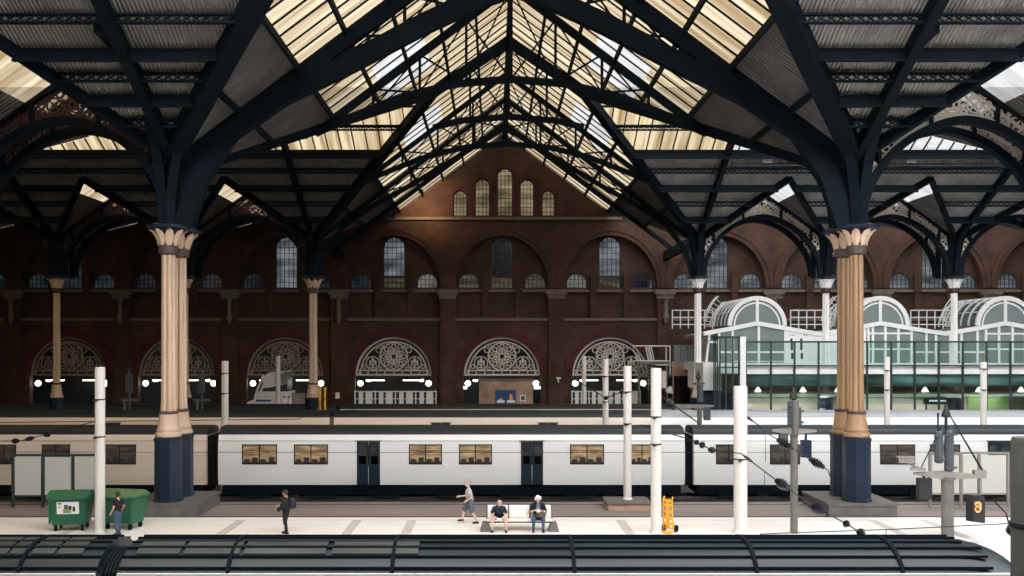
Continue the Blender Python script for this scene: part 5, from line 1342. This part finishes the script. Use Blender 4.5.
# truck
TKD = 85.2
t = thing('truck', 'white truck cab facing left beside the slim cream column', 'truck', (PX(272,TKD), TKD, 0), 0, None, True)
kX = lambda p: PX(p, TKD); kZ = lambda p: PZ(p, TKD)
def sideprof(pts, y0, y1, nm, m_, par=t):
    b = MB(); b.poly([(kX(x), kZ(z)) for x, z in pts], y0, y1); return b.build(nm, M[m_], par, smooth=0)
sideprof([(254,417),(254,396),(256,391.5),(290,391.5),(290,417)], TKD, TKD+2.3, 'cab_lower', 'white')
sideprof([(256,391.5),(262,376),(264,374.5),(268,373),(287,372),(287,391.5)], TKD+.08, TKD+2.2, 'cab_upper', 'shop_dark')
sideprof([(262,380),(265,375),(270,372.3),(286,371),(287,374),(286,384),(270,387.5),(263.5,388)], TKD-.02, TKD+2.3, 'roof_fairing', 'white')
for a in (256.5, 260.5):
    b = MB(); b.beam((kX(a), TKD-.02, kZ(392)), (kX(a+7), TKD-.02, kZ(375)), .16, .14, (0,1,0)); b.build('windscreen_pillar', M['white'], t, smooth=0)
sideprof([(256,401.5),(256,399.6),(271,399.6),(271,401.5)], TKD-.03, TKD+.02, 'blue_stripe', 'blue_sign')
sideprof([(245,404),(249,401),(256,399),(256,404)], TKD+.2, TKD+2.0, 'bumper', 'white')
sideprof([(281,374),(287,371),(288,383),(285,384.5),(282,384)], TKD-.3, TKD-.1, 'mirror', 'cab_light')
for px_ in (262, 284):
    b = MB(); b.lathe([(.2,-.15),(.5,-.15),(.52,0),(.5,.15),(.2,.15)], (kX(px_), TKD+.1, .52), 20, M=Matrix.Rotation(PI/2,4,'X')); b.build('wheel', M['rubber'], t)
for px_, lb in ((284, 'left'), (289, 'right')):
    t = thing('plastic_barrel', 'white plastic barrel behind the train right of the truck, %s of the pair' % lb, 'barrel', (PX(px_,84.2), 84.3, 0), 0)
    b = MB(); b.lathe([(.18,0),(.2,.1),(.2,2.6),(.12,2.85),(.1,3.1)], (0,0,0), 14); b.build('body', M['white'], t)
    b = MB(); b.lathe([(.1,3.1),(.13,3.12),(.13,3.2),(.05,3.22)], (0,0,0), 12); b.build('lid', M['navy'], t)
b = MB(); b.box(PX(291,86), PX(304,86), 86, 86.5, 0, PZ(393,86)); b.box(PX(290.5,86), PX(304.5,86), 85.95, 86.55, PZ(393.8,86), PZ(393,86)); tag(b.build('utility_cabinet', M['cab_light'], smooth=0), 'pale grey utility cabinet left of the slim column base', 'cabinet')
for px_, lb in ((320, 'left'), (325, 'right')):
    b = MB(); b.tube([(PX(px_,76.0),76,0),(PX(px_,76.0),76,PZ(388.5,76))], .09, 10); b.lathe([(.1,0),(.13,.02),(.13,.1),(.06,.14)], (PX(px_,76.0),76,PZ(388.5,76)-.05), 10); tag(b.build('bollard', M['yellow']), 'slim ochre pole right of the navy column base, %s one' % lb, 'pole')
b = MB(); x = PX(337.5, 91.3); b.box(x-.18, x+.18, 91.22, 91.4, PZ(398,91.3), PZ(392.5,91.3)); b.box(x-.22, x+.22, 91.2, 91.25, PZ(398.4,91.3), PZ(397.8,91.3)); tag(b.build('notice_board', M['paper'], smooth=0), 'small pale notice on the dark pier right of the slim cream column', 'notice')

# metal stair
SD = 88.5
sX = lambda p: PX(p, SD); sZ = lambda p: PZ(p, SD)
t = thing('metal_stair', 'white metal stair and landing in front of the right lunette', 'stair', (sX(650), SD, 0), 0, None, True)
b = MB(); b.box(sX(640), sX(670), SD, SD+2, sZ(363.5), sZ(361)); b.build('landing', M['cab_light'], t, smooth=0)
b = MB()
for y in (SD, SD+2):
    b.tube([(sX(641),y,sZ(361)),(sX(635.5),y,sZ(346)),(sX(670),y,sZ(346)),(sX(670),y,sZ(377))], .07, 6)
    b.tube([(sX(652),y,sZ(361)),(sX(649),y,sZ(346))], .06, 6); b.tube([(sX(654),y,sZ(361)),(sX(651),y,sZ(346))], .05, 6); b.tube([(sX(637),y,sZ(361)),(sX(670),y,sZ(361))], .05, 6); b.tube([(sX(656),y,sZ(365)),(sX(672),y,sZ(365))], .06, 6)
b.build('handrail', M['white'], t)
for i in range(7):
    b = MB(); z = sZ(364+i*3.2); b.box(sX(638+i*.6), sX(652+i*.4), SD+.1+i*.05, SD+1.5, z-.06, z+.02); b.build('tread', M['cab_light'], t, smooth=0)
b = MB()
for a in (638, 652): b.beam((sX(a), SD+.2, sZ(361)), (sX(a+3), SD+.2, 0), .12, .16, (0,1,0))
for a in (641, 669): b.box(sX(a)-.06, sX(a)+.06, SD+.9, SD+1.02, 0, sZ(363))
b.build('stringer', M['cab_light'], t, smooth=0)

# ------------------------------------------------------------------ mezzanine on the right
MD = 72.0
mX = lambda p: PX(p, MD); mZ = lambda p: PZ(p, MD)
XE = 46.0
zd1 = mZ(366); zd0 = mZ(374)
hp = MB(); hp.box(mX(720), XE, MD, 91, zd0, zd1); struct(hp.build('floor_mezzanine', M['pav_white'], smooth=0))
# glass balustrade wall: posts every bay, rails, panes above and below the deck
t = thing('glass_screen', 'long green glass screen with dark posts across the front of the mezzanine', 'glass screen', (mX(745), MD-.12, 0), 0, None, True)
pp = [745.5, 770.5, 794, 818, 842, 866.5, 890.5, 914, 938, 962, 985.5, 1009.5, 1033, 1057, 1081]
b = MB(); b.box(mX(745), mX(1081), MD-.2, MD-.1, mZ(342.8), mZ(341)); b.build('top_rail', M['dark_frame'], t, smooth=0)
b = MB(); b.box(mX(745), mX(1081), MD-.2, MD-.1, mZ(366.2), mZ(365)); b.build('middle_rail', M['dark_frame'], t, smooth=0)
b = MB(); b.box(mX(745), mX(1081), MD-.2, MD-.1, mZ(386.2), mZ(385)); b.box(mX(745), mX(1081), MD-.18, MD-.12, mZ(398), mZ(397.3)); b.build('lower_rail', M['dark_frame'], t, smooth=0)
for p in pp:
    b = MB(); b.box(mX(p)-.06, mX(p)+.06, MD-.2, MD-.06, 0, mZ(341)); b.build('post', M['dark_frame'], t, smooth=0)
for a, c in zip(pp, pp[1:]):
    b = MB(); b.box(mX(a)+.07, mX(c)-.07, MD-.165, MD-.145, mZ(365), mZ(342.8)); b.build('upper_pane', M['green_glass'], t, smooth=0)
    b = MB(); b.box(mX(a)+.07, mX(c)-.07, MD-.165, MD-.145, mZ(404), mZ(375)); b.build('lower_pane', M['green_glass'], t, smooth=0)
# shop interior below the deck
wl = MB(); wl.box(mX(745), XE, 79.0, 79.3, 0, zd0); wl.box(mX(745), XE, MD+.1, 79.3, 3.85, 4.0); struct(wl.build('wall_shop_back', M['shop_wall'], smooth=0))
rs = random.Random(11)
for i in range(14):
    a = 748+i*20+rs.uniform(-4,4); w_ = rs.uniform(6, 13); h_ = rs.uniform(1.6, 3.1)
    if 915 < a < 955 or 828 < a < 872: continue
    t = thing('shop_shelf', 'shop shelving seen through the lower glass, %s bay from the lift' % ORD[min(i,13)], 'shelf', (PX(a,77), 77, 0), 0, 'shop shelves')
    ww = w_*77/F/1.2
    b = MB(); b.box(-ww/2, ww/2, -.25, .25, 0, h_); 
    b.build('carcass', M[['shop_wall','brick_buff','cab_light','shop_wall'][i % 4]], t, smooth=0)
    for zq in (.5, 1.1, 1.7, 2.3):
        if zq < h_-.2:
            b = MB(); b.box(-ww/2+.05, ww/2-.05, -.32, -.2, zq, zq+.3); b.build('shelf_row', M[['stone','yellow','shop_dark','iron_red'][(i+int(zq*3)) % 4]], t, smooth=0)
for a, c, p, q, d, lb in ((968, 1012, 394, 412, 76.2, 'green display panel low behind the grey white post at the right'), (984, 1010, 377, 393, 78.2, 'darker green display panel high at the right of the shop'), (912, 944, 380, 398, 78.4, 'green display panel behind the dark sign')):
    b = MB(); b.box(PX(a,d), PX(c,d), d, d+.15, PZ(q,d), PZ(p,d)); b.box(PX(a,d)-.05, PX(c,d)+.05, d-.03, d, PZ(p,d)-.08, PZ(p,d)); tag(b.build('advertising_hoarding', M['shop_green'], smooth=0), lb, 'panel')
for i, p in enumerate((758, 803, 838, 925, 979, 1021)):
    x = PX(p, 74.5); z = PZ(391.5, 74.5)
    t = thing('pendant_lamp', 'white lit pendant lamp below the mezzanine, %s from the glass lift' % ORD[i], 'lamp', (x, 74.5, z), 0, 'pendant lamps')
    b = MB(); b.lathe([(.02,.34),(.09,.3),(.16,.16),(.24,.06),(.25,0),(.2,0),(.05,.2)], (0,0,0), 16); b.build('shade', M['lamp_soft'], t)
    b = MB(); b.tube([(0,0,.3),(0,0,3.85-z)], .02, 6); b.build('cord', M['wire'], t)
t = thing('shop_sign', 'dark sign with a short white line of lettering under the mezzanine', 'sign', (PX(939,73.2), 73.2, 0), 0, None, True)
qx = lambda p: PX(p, 73.2); qz = lambda p: PZ(p, 73.2)
b = MB(); b.box(qx(924.5), qx(953), 73.2, 73.4, qz(404.5), qz(397.6)); b.build('board', M['shop_dark'], t, smooth=0)
for p in (927, 950):
    b = MB(); b.box(qx(p)-.05, qx(p)+.05, 73.3, 73.4, 0, qz(404)); b.build('leg', M['dark_frame'], t, smooth=0)
b = MB(); x = 929.2
for w_ in (1.3, .5, 1.1, 1.0, .9, 1.2, 1.0, .6, 1.1, 1.0, .9, 1.1):
    b.box(qx(x), qx(x+w_), 73.17, 73.21, qz(401.6), qz(400.0)); x += w_+.45
b.build('lettering', M['glow_text'], t, smooth=0)
# murky reflective valance strip below the deck (glass fascia)
b = MB(); b.box(mX(745), XE, MD+.25, MD+.4, mZ(386), mZ(374)); tag(b.build('fascia_band', mat('murky fascia', (.10,.17,.165), .2, 0, .95, .45, (.5,1,3)), smooth=0), 'murky green fascia band between the deck edge and the pendant lamps', 'fascia')
# lift shaft
LD = 70.0
lX = lambda p: PX(p, LD); lZ = lambda p: PZ(p, LD)
t = thing('glass_lift_shaft', 'narrow glass lift shaft with dark bars at the left end of the mezzanine', 'lift shaft', (lX(732), LD, 0), 0, None, True)
for a in (720, 726, 733, 739):
    b = MB(); b.box(lX(a)-.05, lX(a)+.05, LD, LD+.1, 0, lZ(336)); b.build('front_bar', M['dark_frame'], t, smooth=0)
b = MB(); b.box(lX(743)-.2, lX(743)+.2, LD-.05, LD+.2, 0, lZ(336.5)); b.build('corner_post', M['pav_white'], t, smooth=0)
b = MB(); b.box(lX(719), lX(745), LD-.02, LD+1.9, lZ(338), lZ(336)); b.box(lX(719), lX(741), LD, LD+.1, lZ(368), lZ(367)); b.box(lX(719), lX(741), LD, LD+.1, lZ(374.5), lZ(373.5)); b.build('frame', M['dark_frame'], t, smooth=0)
for a, c in ((720, 726), (726, 733), (733, 739)):
    b = MB(); b.box(lX(a)+.06, lX(c)-.06, LD+.04, LD+.06, lZ(390), lZ(338)); b.build('pane', M['green_glass'], t, smooth=0)
for y_ in (LD+.65, LD+1.3, LD+1.85):
    b = MB(); b.box(lX(720)-.05, lX(720)+.02, y_, y_+.08, 0, lZ(336)); b.build('side_bar', M['dark_frame'], t, smooth=0)
b = MB(); b.box(lX(720)-.02, lX(720), LD+.1, LD+1.85, lZ(390), lZ(338)); b.build('pane', M['green_glass'], t, smooth=0)
# white stair block at the pavilion end
b = MB(); b.box(PX(703,74.2), PX(721.5,74.2), 74.2, 80, PZ(385,74.2)-.4, PZ(363,74.2)); tag(b.build('stair_enclosure', M['pav_white'], smooth=0), 'plain white block below the slanted end window of the pavilion', 'block')
b = MB(); b.box(PX(704,74.4), PX(744,74.4), 74.6, 74.8, 0, 4.0); b.box(PX(721,74.4), PX(722,74.4), 74.5, 74.6, 0, 4.1); tag(b.build('hoarding', M['navy'], smooth=0), 'navy hoarding below the white block and the lift shaft', 'hoarding')
b = MB(); b.box(PX(672,86), PX(694,86), 86, 86.3, PZ(376,86), PZ(363,86)); b.box(PX(671,86), PX(694,86), 85.9, 86.4, PZ(363.6,86), PZ(362.6,86)); b.box(PX(673,86),PX(674,86),86.05,86.25,0,PZ(376,86)); b.box(PX(691,86),PX(692,86),86.05,86.25,0,PZ(376,86)); tag(b.build('hoarding', M['brick_buff'], smooth=0), 'tan boarded panel between the metal stair and the white column', 'hoarding')
for i, a in enumerate((677, 684, 691)):
    b = MB(); b.box(PX(a-3,86.1), PX(a+3,86.1), 86.1, 86.16, PZ(363,86.1), PZ(345,86.1)); b.box(PX(a+2.6,86.1), PX(a+3.2,86.1), 86.0, 86.2, PZ(363,86.1), PZ(344,86.1)); tag(b.build('screen_panel', M['pav_glass'], smooth=0), '%s pale screen panel right of the metal stair' % ORD[i], 'screen', 'screen panels')

# ------------------------------------------------------------------ glass pavilion with barrel vaults
PD = 80.0
pX = lambda p: PX(p, PD); pZ = lambda p: PZ(p, PD)
VC = [757, 880, 1005]
R_ = 29.5*PD/F; zsp = pZ(325.5)
for i, c in enumerate(VC):
    cx = pX(c)
    t = thing('glass_vault', 'barrel shaped glass roof vault with white ribs, %s from the left' % ORD[i], 'glass roof', (cx, PD, zsp), 0, 'glass roof vaults', True)
    b = MB(); b.ring(cx, zsp, R_-.34, R_, PD-.12, PD+.12, 0, PI, 36); b.ring(cx, zsp, R_-.62, R_-.5, PD-.05, PD+.1, 0, PI, 36); b.build('front_arch', M['pav_white'], t, smooth=30)
    b = MB(); b.box(cx-.12, cx+.12, PD-.1, PD+.1, zsp, zsp+R_-.2); b.build('mullion', M['pav_white'], t, smooth=0)
    b = MB(); b.poly(arc(cx, zsp, R_-.4, R_-.4, 0, PI, 30), PD+.0, PD+.02); b.build('front_pane', M['pav_glass'], t, smooth=0)
    for j in range(1, 6):
        b = MB(); b.ring(cx, zsp, R_-.22, R_-.02, PD+j*1.35-.08, PD+j*1.35+.08, 0, PI, 30); b.build('rib', M['pav_white'], t, smooth=30)
    b = MB(); b.ring(cx, zsp, R_-.14, R_-.11, PD+.1, PD+6.7, 0, PI, 36); b.build('curved_glass', M['vault_glass'], t, smooth=30)
    b = MB()
    for a in (.5, 1.0, PI/2, PI-1.0, PI-.5): b.beam((cx+(R_-.08)*math.cos(a), PD, zsp+(R_-.08)*math.sin(a)), (cx+(R_-.08)*math.cos(a), PD+6.8, zsp+(R_-.08)*math.sin(a)), .08, .08)
    b.build('purlin_bars', M['pav_white'], t, smooth=0)
    # ladder hoop and railings beside each vault
    t = thing('roof_railing', 'white roof railing and curved ladder left of the %s glass vault' % ORD[i], 'railing', (cx-R_, PD+3, zsp), 0, 'pavilion roof railings', True)
    y = PD+3.2
    r2 = R_+.35
    b = MB()
    for q in (0, .7):
        b.tube([(cx+r2*math.cos(a), y+q, zsp+r2*math.sin(a)) for a in [PI*(1.0-.27*k/8) for k in range(9)]], .07, 6)
        b.tube([(cx+(r2+.75)*math.cos(a), y+q, zsp+(r2+.75)*math.sin(a)) for a in [PI*(.96-.22*k/8) for k in range(9)]], .055, 6)
    for k in range(7):
        a = PI*(1-.27*k/7); b.tube([(cx+r2*math.cos(a), y, zsp+r2*math.sin(a)), (cx+r2*math.cos(a), y+.7, zsp+r2*math.sin(a))], .03, 5)
        b.tube([(cx+r2*math.cos(a), y, zsp+r2*math.sin(a)), (cx+(r2+.75)*math.cos(a), y, zsp+(r2+.75)*math.sin(a))], .03, 5)
    b.build('ladder', M['pav_white'], t)
    b = MB(); x1 = cx-R_-.5; x0 = x1-3.4
    for z in (zsp+.15, zsp+.75, zsp+1.35): b.tube([(x0,y,z),(x1,y,z)], .055, 6)
    for k in range(6): b.tube([(x0+(x1-x0)*k/5,y,zsp-.2),(x0+(x1-x0)*k/5,y,zsp+1.4)], .05, 6)
    b.build('railing_bars', M['pav_white'], t)
# body of the pavilion under the vaults
t = thing('glass_pavilion', 'white framed glass pavilion standing on the mezzanine behind the glass screen', 'pavilion', (pX(703), PD, zd1), 0, None, True)
fas = [(703,332.5),(725,328.5),(757,322),(790,328),(820,333),(845,328.5),(880,322),(912,327.5),(944,332.5),(972,328),(1005,322),(1040,328.5),(1068,333),(1100,328)]
b = MB()
for (a, p), (c, q) in zip(fas, fas[1:]): b.beam((pX(a), PD, pZ(p)-.1), (pX(c), PD, pZ(q)-.1), .5, .34)
b.build('wavy_fascia', M['pav_white'], t, smooth=0)
b = MB(); b.poly([(pX(a), pZ(p)-.15) for a, p in fas] + [(pX(1100), pZ(338)), (pX(703), pZ(338))], PD+.5, PD+8); b.build('roof_deck', M['cab_light'], t, smooth=0)
b = MB(); b.box(pX(716), pX(1100), PD-.15, PD+.15, pZ(366)-.1, pZ(363)); b.box(pX(731), pX(785), PD-.06, PD+.06, pZ(361.7), pZ(361)); b.build('sill', M['pav_white'], t, smooth=0)
def fz(p):
    for (a, u), (c, v) in zip(fas, fas[1:]):
        if a <= p <= c: return pZ(u+(v-u)*(p-a)/(c-a))
    return pZ(332)
mul = [719, 732.5, 758.5, 785, 868, 872.5, 885, 898, 911, 926, 935.5, 950, 961, 977, 985.5, 998.5, 1012, 1025, 1040, 1060, 1080]
for a in mul:
    b = MB(); b.box(pX(a)-.09, pX(a)+.09, PD-.12, PD+.12, pZ(364), fz(a)-.1); b.build('mullion', M['pav_white'], t, smooth=0)
for a, c, py in ((866, 912, 333.3), (985, 1026, 333.6), (866, 912, 349), (912, 985, 352), (985, 1040, 349), (719, 785, 352)):
    b = MB(); b.box(pX(a), pX(c), PD-.07, PD+.07, pZ(py)-.08, pZ(py)+.06); b.build('transom', M['pav_white'], t, smooth=0)
b = MB(); b.poly([(pX(785),pZ(363.5)),(pX(866),pZ(363.5)),(pX(866),fz(866)-.2),(pX(844),fz(844)-.2),(pX(820),fz(820)-.2),(pX(785),fz(785)-.2)], PD-.08, PD+.08); b.build('solid_panel', M['pav_white'], t, smooth=0)
for x, p, q in ((791,338.5,341),(801,338.5,341),(791.5,342.5,350),(801,342.5,350),(792,353,359),(801.5,353,359)):
    b = MB(); b.box(pX(x-1.2), pX(x+1.2), PD-.1, PD-.07, pZ(q), pZ(p)); b.build('slot_window', M['shop_dark'], t, smooth=0)
b = MB()
for k, x in enumerate((795, 797, 799)): b.box(pX(x), pX(x+1.3), PD-.095, PD-.075, pZ(332.4), pZ(331))
for x in (789.5, 792, 803, 805.5): b.box(pX(x), pX(x+1.6), PD-.095, PD-.075, pZ(335.6), pZ(334.8))
b.build('lettering', M['cab_grey'], t, smooth=0)
seg = [719, 732.5, 758.5, 785]
for a, c in list(zip(seg, seg[1:])) + list(zip(mul[4:], mul[5:])):
    b = MB(); b.poly([(pX(a),pZ(363.5)),(pX(c),pZ(363.5)),(pX(c),fz(c)-.2),(pX(a),fz(a)-.2)], PD-.01, PD+.01); b.build('pane', M['pav_glass'], t, smooth=0)
b = MB()                                               # slanted end bay
a0, a1, a2, a3 = (pX(706), pZ(363.5)), (pX(719), pZ(363.5)), (pX(719), fz(719)-.15), (pX(709.5), fz(709.5)-.15)
for p, q in ((a0, a1), (a1, a2), (a2, a3), (a3, a0), ((pX(708), pZ(342)), (pX(719), pZ(342)))): b.beam((p[0], PD, p[1]), (q[0], PD, q[1]), .16, .16, (0,1,0))
b.build('end_frame', M['pav_white'], t, smooth=0)
b = MB(); b.poly([a0, a1, a2, a3], PD-.01, PD+.01); b.build('pane', M['vault_glass'], t, smooth=0)
b = MB(); b.box(pX(716), pX(1100), 88.6, 88.8, zd1, pZ(338)); b.build('back_wall', M['shop_wall'], t, smooth=0)
b = MB()
for a in (741, 748, 770, 925, 965, 1018): b.box(pX(a)-.3, pX(a)+.3, PD+2.5, PD+3.1, zd1, zd1+rs.uniform(.9, 1.9))
b.build('counters', M['pav_white'], t, smooth=0)

for i, p in enumerate((765, 812, 884, 930, 985)):
    x = PX(p, 76); b = MB(); b.box(x-1.3, x+1.3, 74.6, 77.6, 3.78, 3.86); o = b.build('added_shop_light', M['added_light_panel'], smooth=0)  # added glowing panels, there only to brighten the shop interior
    tag(o, '%s flat lit ceiling lamp from the lift under the mezzanine' % ORD[i], 'lamp', 'shop ceiling lamps')
    b = MB(); b.box(x-1.36, x+1.36, 74.54, 77.66, 3.80, 3.87); b.build('housing', M['white'], o, smooth=0)
t = thing('added_spotlight', 'small floodlight hung under the roof lighting the brick gable left of its windows', 'lamp', (PX(421,88.2), 88.2, PZ(193,88.2)), 0)  # added lamp and fixture that put a warm glow on the gable brick
b = MB(); b.box(-.2,.2,-.12,.12,0,.3); b.tube([(0,0,.3),(0,0,RIDGE-TS*abs(PX(421,88.2)-XC)-PZ(193,88.2)-.1)], .025, 6); b.build('housing', M['iron'], t, smooth=0)
L_ = bpy.data.lights.new('added_spot_lamp', 'SPOT'); L_.energy = 1500; L_.color = (1,.66,.36); L_.spot_size = 2.3; L_.spot_blend = .9; L_.shadow_soft_size = .2
lo = bpy.data.objects.new('added_spot_lamp', L_); C.objects.link(lo); lo.parent = t; lo.location = (0,.25,.12); lo.rotation_euler = (math.radians(88), 0, 0)

t = thing('maintenance_walkway', 'grey lattice maintenance walkway below the white rooflight on the right', 'walkway', (XR[0], 68.4, 20), 0, None, True)
wx0, wx1, wd_ = XR[0]+.5, 46.0, 68.4
wz0, wz1 = PZ(164.5, wd_), PZ(153, wd_)
b = MB(); b.box(wx0, wx1, wd_, wd_+.8, wz0-.1, wz0); b.build('deck', M['cab_grey'], t, smooth=0)
b = MB()
for z in (wz1, (wz0+wz1)/2): b.box(wx0, wx1, wd_-.03, wd_+.03, z-.04, z+.04)
n = 26
for i in range(n+1):
    x = wx0+(wx1-wx0)*i/n; b.box(x-.03, x+.03, wd_-.03, wd_+.03, wz0, wz1+(.9 if i % 4 == 0 else 0))
b.build('railing', M['cab_light'], t, smooth=0)
for x in (19.0, 29.0, 39.0):
    b = MB(); b.box(x-.35, x+.35, wd_-.15, wd_+.1, wz0+.1, wz1-.1); b.build('white_box', M['white'], t, smooth=0)
    b = MB(); b.tube([(x, wd_+.7, wz0-.05), (x, wd_+.7, EAVE+MS*(D2-wd_-.7)-.03)], .035, 6); b.build('hanger', M['iron'], t)
